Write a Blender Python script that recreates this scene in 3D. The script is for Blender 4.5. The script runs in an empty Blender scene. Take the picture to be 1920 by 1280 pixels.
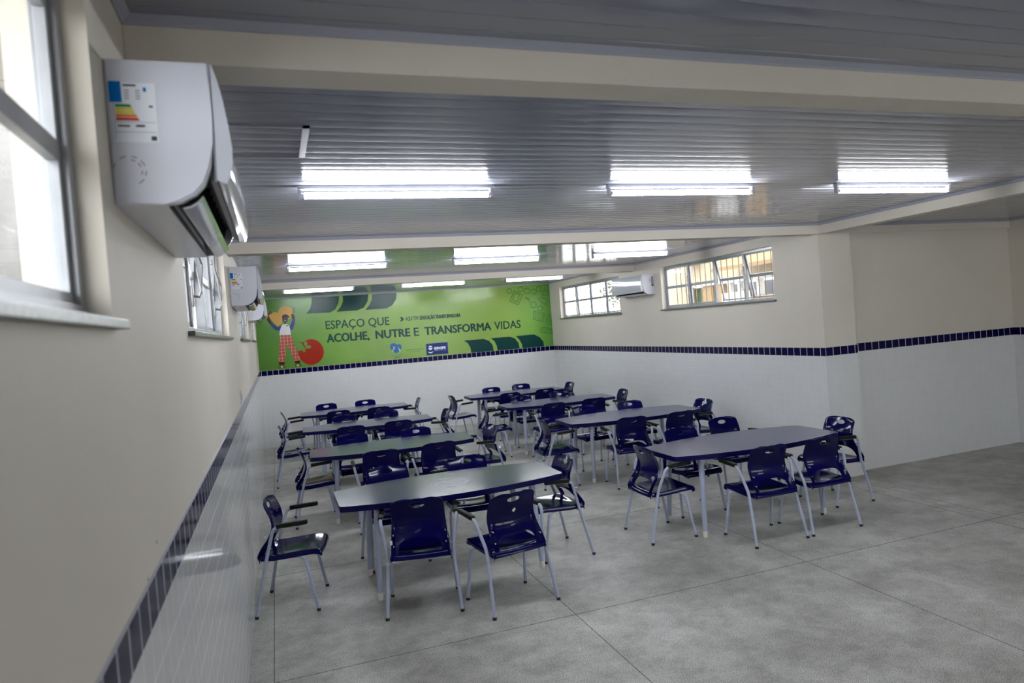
import bpy, bmesh, math, random
from mathutils import Vector, Matrix

# ------------------------------------------------------------------ camera, world, lights, exposure
SC = bpy.context.scene
COL = SC.collection
cam_data = bpy.data.cameras.new('camera')
cam = bpy.data.objects.new('camera', cam_data)
COL.objects.link(cam)
YAW, PITCH, ROLL = .3324, -.0232, -.0756
_cy, _sy, _cp, _sp = math.cos(YAW), math.sin(YAW), math.cos(PITCH), math.sin(PITCH)
_f = Vector((_sy*_cp, _cy*_cp, _sp)); _r = Vector((_cy, -_sy, 0)); _u = _r.cross(_f)
_c, _s = math.cos(ROLL), math.sin(ROLL)
_r2 = _c*_r + _s*_u; _u2 = -_s*_r + _c*_u
_m = Matrix((_r2, _u2, -_f)).transposed().to_4x4()
_m.translation = Vector((.3086, 0, 2.0122))
cam.matrix_world = _m
cam_data.sensor_width = 36; cam_data.lens = 1288.3/1920*36
cam_data.clip_start = .05; cam_data.clip_end = 200
cam_data.dof.use_dof = True; cam_data.dof.focus_distance = 6.5; cam_data.dof.aperture_fstop = 3.2
SC.camera = cam
SC.view_settings.view_transform = 'Standard'
SC.view_settings.look = 'None'
SC.view_settings.gamma = 1
SC.view_settings.use_curve_mapping = False
SC.view_settings.exposure = 0.88
TUBE_STRENGTH = 48.0
SKY_STRENGTH = 4.6
world = bpy.data.worlds.new('world'); SC.world = world; world.use_nodes = True
_wn = world.node_tree.nodes; _wl = world.node_tree.links
_bg = _wn['Background']; _bg.inputs['Strength'].default_value = SKY_STRENGTH
_bg.inputs['Color'].default_value = (.93, .97, 1.0, 1)
def sun(name, energy, rot, color):
    d = bpy.data.lights.new(name, 'SUN'); d.energy = energy; d.angle = math.radians(3); d.color = color
    o = bpy.data.objects.new(name, d); COL.objects.link(o); o.rotation_euler = rot
    return o
sun('sun', 2.6, Vector((-.28, -.42, .86)).to_track_quat('Z', 'Y').to_euler(), (1, .95, .88))

# ------------------------------------------------------------------ materials
def mat(name, color=(.8, .8, .8), rough=.5, metal=0, spec=.5, coat=0, emit=None, estr=0):
    m = bpy.data.materials.new(name); m.use_nodes = True
    b = m.node_tree.nodes['Principled BSDF']
    b.inputs['Base Color'].default_value = (*color, 1); b.inputs['Roughness'].default_value = rough
    b.inputs['Metallic'].default_value = metal; b.inputs['Specular IOR Level'].default_value = spec
    b.inputs['Coat Weight'].default_value = coat; b.inputs['Coat Roughness'].default_value = .06
    if emit:
        b.inputs['Emission Color'].default_value = (*emit, 1); b.inputs['Emission Strength'].default_value = estr
    return m
def nodes(m): return m.node_tree.nodes, m.node_tree.links, m.node_tree.nodes['Principled BSDF']
def N(nt, t, **kw):
    n = nt.new(t)
    for k, v in kw.items():
        if hasattr(n, k): setattr(n, k, v)
        else: n.inputs[k].default_value = v
    return n
def add_noise(m, c1, c2, scale, detail=4, lo=.35, hi=.65, bump=0, bscale=None, rough=None):
    n, l, b = nodes(m)
    tc = N(n, 'ShaderNodeTexCoord'); no = N(n, 'ShaderNodeTexNoise'); no.inputs['Scale'].default_value = scale
    no.inputs['Detail'].default_value = detail
    l.new(tc.outputs['Object'], no.inputs['Vector'])
    cr = N(n, 'ShaderNodeValToRGB'); cr.color_ramp.elements[0].position = lo; cr.color_ramp.elements[1].position = hi
    cr.color_ramp.elements[0].color = (*c1, 1); cr.color_ramp.elements[1].color = (*c2, 1)
    l.new(no.outputs['Fac'], cr.inputs['Fac']); l.new(cr.outputs['Color'], b.inputs['Base Color'])
    if bump:
        n2 = N(n, 'ShaderNodeTexNoise'); n2.inputs['Scale'].default_value = bscale or scale*6; n2.inputs['Detail'].default_value = 5
        l.new(tc.outputs['Object'], n2.inputs['Vector'])
        bp = N(n, 'ShaderNodeBump'); bp.inputs['Strength'].default_value = bump; bp.inputs['Distance'].default_value = .01
        l.new(n2.outputs['Fac'], bp.inputs['Height']); l.new(bp.outputs['Normal'], b.inputs['Normal'])
    return m
M = {}
M['paint'] = add_noise(mat('cream_paint', rough=.62, spec=.3), (.66, .61, .53), (.69, .64, .56), 1.3, 3, bump=.12, bscale=60)
M['shell'] = mat('navy_plastic', (.002, .0013, .060), .09, spec=.2)
M['metal'] = mat('blue_grey_metal', (.42, .46, .60), .38, spec=.5)
M['pad'] = add_noise(mat('armrest_plastic', rough=.5, spec=.18), (.007, .008, .005), (.012, .013, .009), 40)
M['cap'] = mat('black_rubber', (.012, .012, .015), .6)
M['white_cap'] = mat('white_cap', (.80, .78, .70), .5)
M['rivet'] = mat('rivet_metal', (.75, .75, .8), .25, metal=.8)
M['sticker'] = mat('paper_sticker', (.75, .73, .66), .6)
M['edge'] = mat('table_edge_navy', (.003, .002, .06), .35, spec=.15)
M['ac'] = mat('ac_white_plastic', (.64, .65, .73), .30, coat=.2)
M['ac_front'] = mat('ac_gloss_panel', (.55, .57, .64), .10, coat=.8)
M['dark'] = mat('dark_cavity', (.012, .012, .014), .5)
M['grey_plastic'] = mat('grey_plastic', (.25, .26, .29), .4)
M['alu'] = add_noise(mat('window_aluminium', rough=.4, metal=.4), (.30, .31, .33), (.37, .38, .40), 6)
M['steel'] = mat('lever_steel', (.35, .35, .36), .35, metal=.8)
M['granite'] = add_noise(mat('granite_sill', rough=.35), (.04, .042, .04), (.17, .175, .17), 70, 6, .3, .7)
M['bars'] = mat('grille_paint', (.19, .155, .11), .5)
M['cornice'] = mat('pvc_cornice', (.36, .37, .45), .35)
M['ext_wall'] = add_noise(mat('exterior_plaster_pale', rough=.8), (.125, .121, .115), (.155, .150, .143), 3, bump=.4, bscale=30)
M['ext_wall2'] = add_noise(mat('exterior_plaster_cream', rough=.8), (.21, .168, .113), (.235, .19, .13), 2)
M['ext_tan'] = add_noise(mat('exterior_plaster_tan', rough=.8), (.17, .117, .062), (.195, .135, .075), 2)
M['ext_eave'] = mat('eave_tan', (.15, .095, .042), .8)
M['ext_white'] = mat('exterior_white', (.33, .32, .31), .7)
M['ext_ground'] = add_noise(mat('exterior_paving', rough=.85), (.34, .32, .29), (.42, .40, .36), 3)
M['ext_bluegrey'] = mat('exterior_blue_grey', (.12, .135, .165), .7)
M['leaf'] = add_noise(mat('leaf_green', rough=.6), (.012, .02, .008), (.03, .05, .018), 20)
M['bark'] = mat('bark', (.12, .08, .05), .8)
M['batten'] = mat('luminaire_white', (.40, .41, .45), .4)
M['tube'] = mat('fluorescent_tube', (1, 1, 1), .3, emit=(.93, .96, 1.0), estr=TUBE_STRENGTH)
M['glass'] = bpy.data.materials.new('window_glass'); M['glass'].use_nodes = True
_n, _l, _b = nodes(M['glass']); _b.inputs['Roughness'].default_value = .01; _b.inputs['Base Color'].default_value = (.96, .98, .98, 1)
_out = [x for x in _n if x.type == 'OUTPUT_MATERIAL'][0]
_tr = _n.new('ShaderNodeBsdfTransparent'); _gl = _n.new('ShaderNodeBsdfGlossy'); _gl.inputs['Roughness'].default_value = .02
_lw = _n.new('ShaderNodeLayerWeight'); _lw.inputs['Blend'].default_value = .5
_pw = _n.new('ShaderNodeMath'); _pw.operation = 'POWER'; _pw.inputs[1].default_value = 5; _l.new(_lw.outputs['Facing'], _pw.inputs[0])
_fr = _n.new('ShaderNodeMath'); _fr.operation = 'MULTIPLY_ADD'; _fr.inputs[1].default_value = .45; _fr.inputs[2].default_value = .03; _l.new(_pw.outputs[0], _fr.inputs[0]); _mx = _n.new('ShaderNodeMixShader')
_l.new(_fr.outputs[0], _mx.inputs[0]); _l.new(_tr.outputs[0], _mx.inputs[1]); _l.new(_gl.outputs[0], _mx.inputs[2]); _l.new(_mx.outputs[0], _out.inputs[0])

def tabletop_mat(name, swirl):
    m = mat(name, (.050, .052, .125), .27, spec=.36); n, l, b = nodes(m)
    tc = N(n, 'ShaderNodeTexCoord'); no = N(n, 'ShaderNodeTexNoise'); no.inputs['Scale'].default_value = 5; no.inputs['Detail'].default_value = 6
    l.new(tc.outputs['Object'], no.inputs['Vector'])
    mr = N(n, 'ShaderNodeMapRange'); mr.inputs['To Min'].default_value = .17; mr.inputs['To Max'].default_value = .22
    l.new(no.outputs['Fac'], mr.inputs['Value'])
    if swirl:   # a round polished mark in the middle of this tabletop
        ln = N(n, 'ShaderNodeVectorMath', operation='LENGTH'); l.new(tc.outputs['Object'], ln.inputs[0])
        sb = N(n, 'ShaderNodeVectorMath', operation='SUBTRACT'); sb.inputs[1].default_value = (0, 0, .75)
        l.new(tc.outputs['Object'], sb.inputs[0]); l.new(sb.outputs[0], ln.inputs[0])
        cr = N(n, 'ShaderNodeValToRGB')
        e = cr.color_ramp.elements; e[0].position = 0; e[0].color = (.45, .45, .45, 1); e[1].position = .10; e[1].color = (.62, .62, .62, 1)
        for p, v in ((.14, .35), (.165, .85), (.18, .1), (.2, 0)):
            x = e.new(p); x.color = (v, v, v, 1)
        l.new(ln.outputs['Value'], cr.inputs['Fac'])
        ad = N(n, 'ShaderNodeMath', operation='MULTIPLY_ADD'); ad.inputs[1].default_value = .11
        l.new(cr.outputs['Color'], ad.inputs[0]); l.new(mr.outputs['Result'], ad.inputs[2]); l.new(ad.outputs[0], b.inputs['Roughness'])
    else: l.new(mr.outputs['Result'], b.inputs['Roughness'])
    return m
M['top'] = tabletop_mat('tabletop_laminate', False); M['top_swirl'] = tabletop_mat('tabletop_laminate_polished', True)

def brick_mat(name, axes, size, tile, grout, mortar, rough, bump=.25, var=.012, offset=0., orig=(0, 0)):
    m = mat(name, tile, rough, spec=.5 if tile[0] > .1 else .15); n, l, b = nodes(m)
    g = N(n, 'ShaderNodeNewGeometry'); sp = N(n, 'ShaderNodeSeparateXYZ'); l.new(g.outputs['Position'], sp.inputs[0])
    cb = N(n, 'ShaderNodeCombineXYZ')
    for i, a in enumerate(axes):
        sh = N(n, 'ShaderNodeMath', operation='SUBTRACT'); sh.inputs[1].default_value = orig[i]
        l.new(sp.outputs[a], sh.inputs[0]); l.new(sh.outputs[0], cb.inputs[i])
    br = N(n, 'ShaderNodeTexBrick'); br.offset = offset; br.squash = 1
    br.inputs['Scale'].default_value = 1; br.inputs['Brick Width'].default_value = size[0]; br.inputs['Row Height'].default_value = size[1]
    br.inputs['Mortar Size'].default_value = mortar; br.inputs['Mortar Smooth'].default_value = .2
    br.inputs['Color1'].default_value = (*[c*(1-var) for c in tile], 1); br.inputs['Color2'].default_value = (*[min(1, c*(1+var)) for c in tile], 1)
    br.inputs['Mortar'].default_value = (*grout, 1); l.new(cb.outputs[0], br.inputs['Vector']); l.new(br.outputs['Color'], b.inputs['Base Color'])
    rr = N(n, 'ShaderNodeMapRange'); rr.inputs['To Min'].default_value = rough; rr.inputs['To Max'].default_value = .7
    l.new(br.outputs['Fac'], rr.inputs['Value']); l.new(rr.outputs['Result'], b.inputs['Roughness'])
    no = N(n, 'ShaderNodeTexNoise'); no.inputs['Scale'].default_value = 9; no.inputs['Detail'].default_value = 1
    l.new(cb.outputs[0], no.inputs['Vector'])
    sc = N(n, 'ShaderNodeMath', operation='MULTIPLY_ADD'); sc.inputs[1].default_value = -1.0; l.new(br.outputs['Fac'], sc.inputs[0])
    ns = N(n, 'ShaderNodeMath', operation='MULTIPLY'); ns.inputs[1].default_value = .7; l.new(no.outputs['Fac'], ns.inputs[0]); l.new(ns.outputs[0], sc.inputs[2])
    bp = N(n, 'ShaderNodeBump'); bp.inputs['Strength'].default_value = bump; bp.inputs['Distance'].default_value = .003
    l.new(sc.outputs[0], bp.inputs['Height']); l.new(bp.outputs['Normal'], b.inputs['Normal'])
    return m
TS = .1052
WT = (.73, .735, .735); BT = (.003, .002, .045); GR = (.80, .80, .80)
M['tile_y'] = brick_mat('white_tile_side', (1, 2), (TS, TS), WT, (.76, .765, .76), .0016, .10, orig=(0, 1.4-TS*14))
M['tile_x'] = brick_mat('white_tile_across', (0, 2), (TS, TS), WT, (.76, .765, .76), .0016, .10, orig=(.03, 1.4-TS*14))
M['band_y'] = brick_mat('blue_tile_side', (1, 2), (TS, .102), BT, (.55, .55, .62), .0045, .12, var=.1, orig=(0, 1.399))
M['band_x'] = brick_mat('blue_tile_across', (0, 2), (TS, .102), BT, (.55, .55, .62), .0045, .12, var=.1, orig=(.03, 1.399))

# granilite floor: grey matrix, dark and pale chips, worn pale patches
M['floor'] = mat('granilite', rough=.42, spec=.4)
def _floor():
    n, l, b = nodes(M['floor']); g = N(n, 'ShaderNodeNewGeometry')
    def noise(scale, detail=3, rough=.5):
        x = N(n, 'ShaderNodeTexNoise'); x.inputs['Scale'].default_value = scale; x.inputs['Detail'].default_value = detail; x.inputs['Roughness'].default_value = rough
        l.new(g.outputs['Position'], x.inputs['Vector']); return x
    def ramp(src, a, ca, b_, cb):
        c = N(n, 'ShaderNodeValToRGB'); e = c.color_ramp.elements; e[0].position = a; e[1].position = b_
        e[0].color = (*ca, 1); e[1].color = (*cb, 1); l.new(src, c.inputs['Fac']); return c
    base = ramp(noise(.75, 6, .68).outputs['Fac'], .36, (.40, .392, .365), .64, (.655, .645, .61))
    chips = ramp(noise(170, 3, .75).outputs['Fac'], .42, (.18, .18, .17), .56, (1.32, 1.32, 1.30))
    mx = N(n, 'ShaderNodeMix', data_type='RGBA', blend_type='MULTIPLY'); mx.inputs['Factor'].default_value = .75
    l.new(base.outputs['Color'], mx.inputs['A']); l.new(chips.outputs['Color'], mx.inputs['B'])
    dirt = ramp(noise(3.8, 8, .78).outputs['Fac'], .38, (.70, .695, .67), .58, (1.12, 1.12, 1.11))
    m2 = N(n, 'ShaderNodeMix', data_type='RGBA', blend_type='MULTIPLY'); m2.inputs['Factor'].default_value = .8
    l.new(mx.outputs['Result'], m2.inputs['A']); l.new(dirt.outputs['Color'], m2.inputs['B'])
    l.new(m2.outputs['Result'], b.inputs['Base Color'])
    r = N(n, 'ShaderNodeMapRange'); r.inputs['To Min'].default_value = .34; r.inputs['To Max'].default_value = .55
    l.new(noise(2.2, 4).outputs['Fac'], r.inputs['Value']); l.new(r.outputs['Result'], b.inputs['Roughness'])
_floor()
M['joint'] = mat('floor_joint', (.09, .09, .083), .7)
M['ceil'] = add_noise(mat('pvc_slats', rough=.11, spec=.5), (.265, .275, .335), (.29, .30, .36), .8)
# mural print: yellow-green in the middle, deeper green at the edges
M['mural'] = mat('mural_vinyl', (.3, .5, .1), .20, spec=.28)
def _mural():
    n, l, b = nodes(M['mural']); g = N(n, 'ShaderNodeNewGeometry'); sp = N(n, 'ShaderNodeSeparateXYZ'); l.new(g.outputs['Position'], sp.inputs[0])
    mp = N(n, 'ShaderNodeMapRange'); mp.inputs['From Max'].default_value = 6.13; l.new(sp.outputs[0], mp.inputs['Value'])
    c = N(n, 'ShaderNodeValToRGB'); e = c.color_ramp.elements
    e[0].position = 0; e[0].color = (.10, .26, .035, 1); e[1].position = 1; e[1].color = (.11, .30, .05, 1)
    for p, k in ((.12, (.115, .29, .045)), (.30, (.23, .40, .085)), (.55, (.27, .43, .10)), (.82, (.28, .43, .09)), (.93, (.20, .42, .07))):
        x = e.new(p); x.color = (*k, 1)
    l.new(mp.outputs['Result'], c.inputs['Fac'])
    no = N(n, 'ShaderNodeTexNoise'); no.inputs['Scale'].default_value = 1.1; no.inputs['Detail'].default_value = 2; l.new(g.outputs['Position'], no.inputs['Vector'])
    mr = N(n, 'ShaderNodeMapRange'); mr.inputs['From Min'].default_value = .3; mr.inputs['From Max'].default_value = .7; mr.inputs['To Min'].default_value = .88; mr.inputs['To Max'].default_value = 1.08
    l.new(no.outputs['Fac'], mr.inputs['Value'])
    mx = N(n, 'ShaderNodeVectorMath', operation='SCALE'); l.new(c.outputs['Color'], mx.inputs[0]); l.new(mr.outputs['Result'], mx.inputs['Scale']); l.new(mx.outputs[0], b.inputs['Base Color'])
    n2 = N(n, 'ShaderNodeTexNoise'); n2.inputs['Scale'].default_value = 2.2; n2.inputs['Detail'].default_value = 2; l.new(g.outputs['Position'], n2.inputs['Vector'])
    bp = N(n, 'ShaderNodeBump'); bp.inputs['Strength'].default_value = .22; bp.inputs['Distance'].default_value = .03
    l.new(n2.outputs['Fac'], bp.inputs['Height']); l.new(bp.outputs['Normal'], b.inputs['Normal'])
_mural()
for k, c in dict(p_dark=(.005, .05, .045), p_orange=(.62, .36, .07), p_blue=(.02, .05, .22), p_brown=(.055, .02, .012), p_skin=(.06, .025, .02), p_black=(.012, .01, .012),
                 p_white=(.72, .72, .72), p_sock=(.05, .012, .008), p_olive=(.10, .14, .03), p_lime=(.5, .55, .2), p_red=(.36, .02, .006), p_leaf=(.17, .27, .06),
                 p_stem=(.03, .08, .02), p_doodle=(.05, .22, .04), p_logo=(.008, .03, .20), p_heart=(.02, .16, .45), p_purple=(.06, .04, .25), p_text=(.005, .06, .05), p_small=(.03, .12, .05), p_teal=(.02, .22, .32), p_badge=(.9, .92, 1.0), p_label=(.78, .80, .86), p_lblue=(.0, .16, .55), p_ink=(.06, .06, .08), p_g=(.03, .28, .08), p_y=(.75, .65, .08), p_o=(.75, .25, .05), p_r=(.6, .06, .03)).items():
    M[k] = mat(k.replace('p_', 'print_'), c, .24, spec=.2)
M['p_plaid'] = brick_mat('print_plaid', (0, 2), (.062, .066), (.42, .055, .03), (.75, .45, .35), .0035, .4, bump=0)

# ------------------------------------------------------------------ helpers
def link(name, me, m, parent=None, smooth=None):
    o = bpy.data.objects.new(name, me); COL.objects.link(o)
    if m is not None:
        for x in (m if isinstance(m, (list, tuple)) else [m]): me.materials.append(x)
    if parent is not None: o.parent = parent
    return o
def bm_obj(name, bm, m, parent=None, smooth=False, angle=35):
    me = bpy.data.meshes.new(name); bmesh.ops.recalc_face_normals(bm, faces=bm.faces); bm.to_mesh(me); bm.free()
    o = link(name, me, m, parent)
    if smooth:
        for p in me.polygons: p.use_smooth = True
        me.set_sharp_from_angle(angle=math.radians(angle))
    return o
def box(bm, a, b, bev=0, mi=0):
    x0, y0, z0 = a; x1, y1, z1 = b
    t = bmesh.new(); bmesh.ops.create_cube(t, size=1)
    for v in t.verts: v.co = Vector(((x0+x1)/2+v.co.x*(x1-x0), (y0+y1)/2+v.co.y*(y1-y0), (z0+z1)/2+v.co.z*(z1-z0)))
    if bev: bmesh.ops.bevel(t, geom=t.edges[:], offset=bev, segments=2, affect='EDGES', profile=.6)
    merge(bm, t, mi=mi)
def merge(bm, t, M_=None, mi=0):
    mp = {}
    for v in t.verts: mp[v] = bm.verts.new(M_ @ v.co if M_ is not None else v.co)
    for f in t.faces:
        try: nf = bm.faces.new([mp[v] for v in f.verts]); nf.material_index = mi
        except ValueError: pass
    t.free()
def prism(bm, pts, lo, hi, axis=1, mi=0):
    """outline in the two other axes, extruded along axis from lo to hi"""
    def V(p, t):
        return Vector((t, p[0], p[1])) if axis == 0 else Vector((p[0], t, p[1])) if axis == 1 else Vector((p[0], p[1], t))
    A = [bm.verts.new(V(p, lo)) for p in pts]; B = [bm.verts.new(V(p, hi)) for p in pts]; n = len(pts)
    fs = [bm.faces.new(A), bm.faces.new(B[::-1])]
    for i in range(n): fs.append(bm.faces.new([A[i], B[i], B[(i+1) % n], A[(i+1) % n]]))
    for f in fs: f.material_index = mi
def smooth_path(pts, k=4):
    P = [Vector(p) for p in pts]; out = []
    for i in range(len(P)-1):
        p0 = P[max(i-1, 0)]; p1 = P[i]; p2 = P[i+1]; p3 = P[min(i+2, len(P)-1)]
        for j in range(k):
            t = j/k; out.append(.5*((2*p1)+(-p0+p2)*t+(2*p0-5*p1+4*p2-p3)*t*t+(-p0+3*p1-3*p2+p3)*t**3))
    out.append(P[-1]); return out
def tube(bm, pts, r, seg=12, cap=True, mi=0):
    P = [Vector(p) for p in pts]; rs = r if isinstance(r, (list, tuple)) else [r]*len(P); rings = []
    up = None
    for i, p in enumerate(P):
        d = (P[min(i+1, len(P)-1)]-P[max(i-1, 0)]).normalized()
        if up is None: up = Vector((1, 0, 0)) if abs(d.x) < .9 else Vector((0, 1, 0))
        u = (up - d*up.dot(d)).normalized(); v = d.cross(u); up = u
        rings.append([bm.verts.new(p+rs[i]*(math.cos(2*math.pi*k/seg)*u+math.sin(2*math.pi*k/seg)*v)) for k in range(seg)])
    for a, b in zip(rings, rings[1:]):
        for k in range(seg):
            f = bm.faces.new([a[k], a[(k+1) % seg], b[(k+1) % seg], b[k]]); f.material_index = mi
    if cap:
        bm.faces.new(rings[0][::-1]).material_index = mi; bm.faces.new(rings[-1]).material_index = mi
def cyl(bm, a, b, r, seg=16, mi=0): tube(bm, [a, b], r, seg, mi=mi)
def empty(name, loc, rz=0):
    o = bpy.data.objects.new(name, None); COL.objects.link(o); o.location = loc; o.rotation_euler = (0, 0, rz); o.empty_display_size = .1
    return o
def tag(o, label=None, cat=None, group=None, kind=None):
    if label: o['label'] = label
    if cat: o['category'] = cat
    if group: o['group'] = group
    if kind: o['kind'] = kind
    return o
KIDS = {}
def kids(o): return [c for c in bpy.data.objects if c.parent == o]
def copy_tree(o, parent=None):
    c = o.copy(); COL.objects.link(c); c.parent = parent
    if o.name not in KIDS: KIDS[o.name] = kids(o)
    for k in KIDS[o.name]: copy_tree(k, c)
    return c
def bm_ops_apply(o):
    dg = bpy.context.evaluated_depsgraph_get(); e = o.evaluated_get(dg); me = bpy.data.meshes.new_from_object(e)
    o.modifiers.clear(); o.data = me
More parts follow.
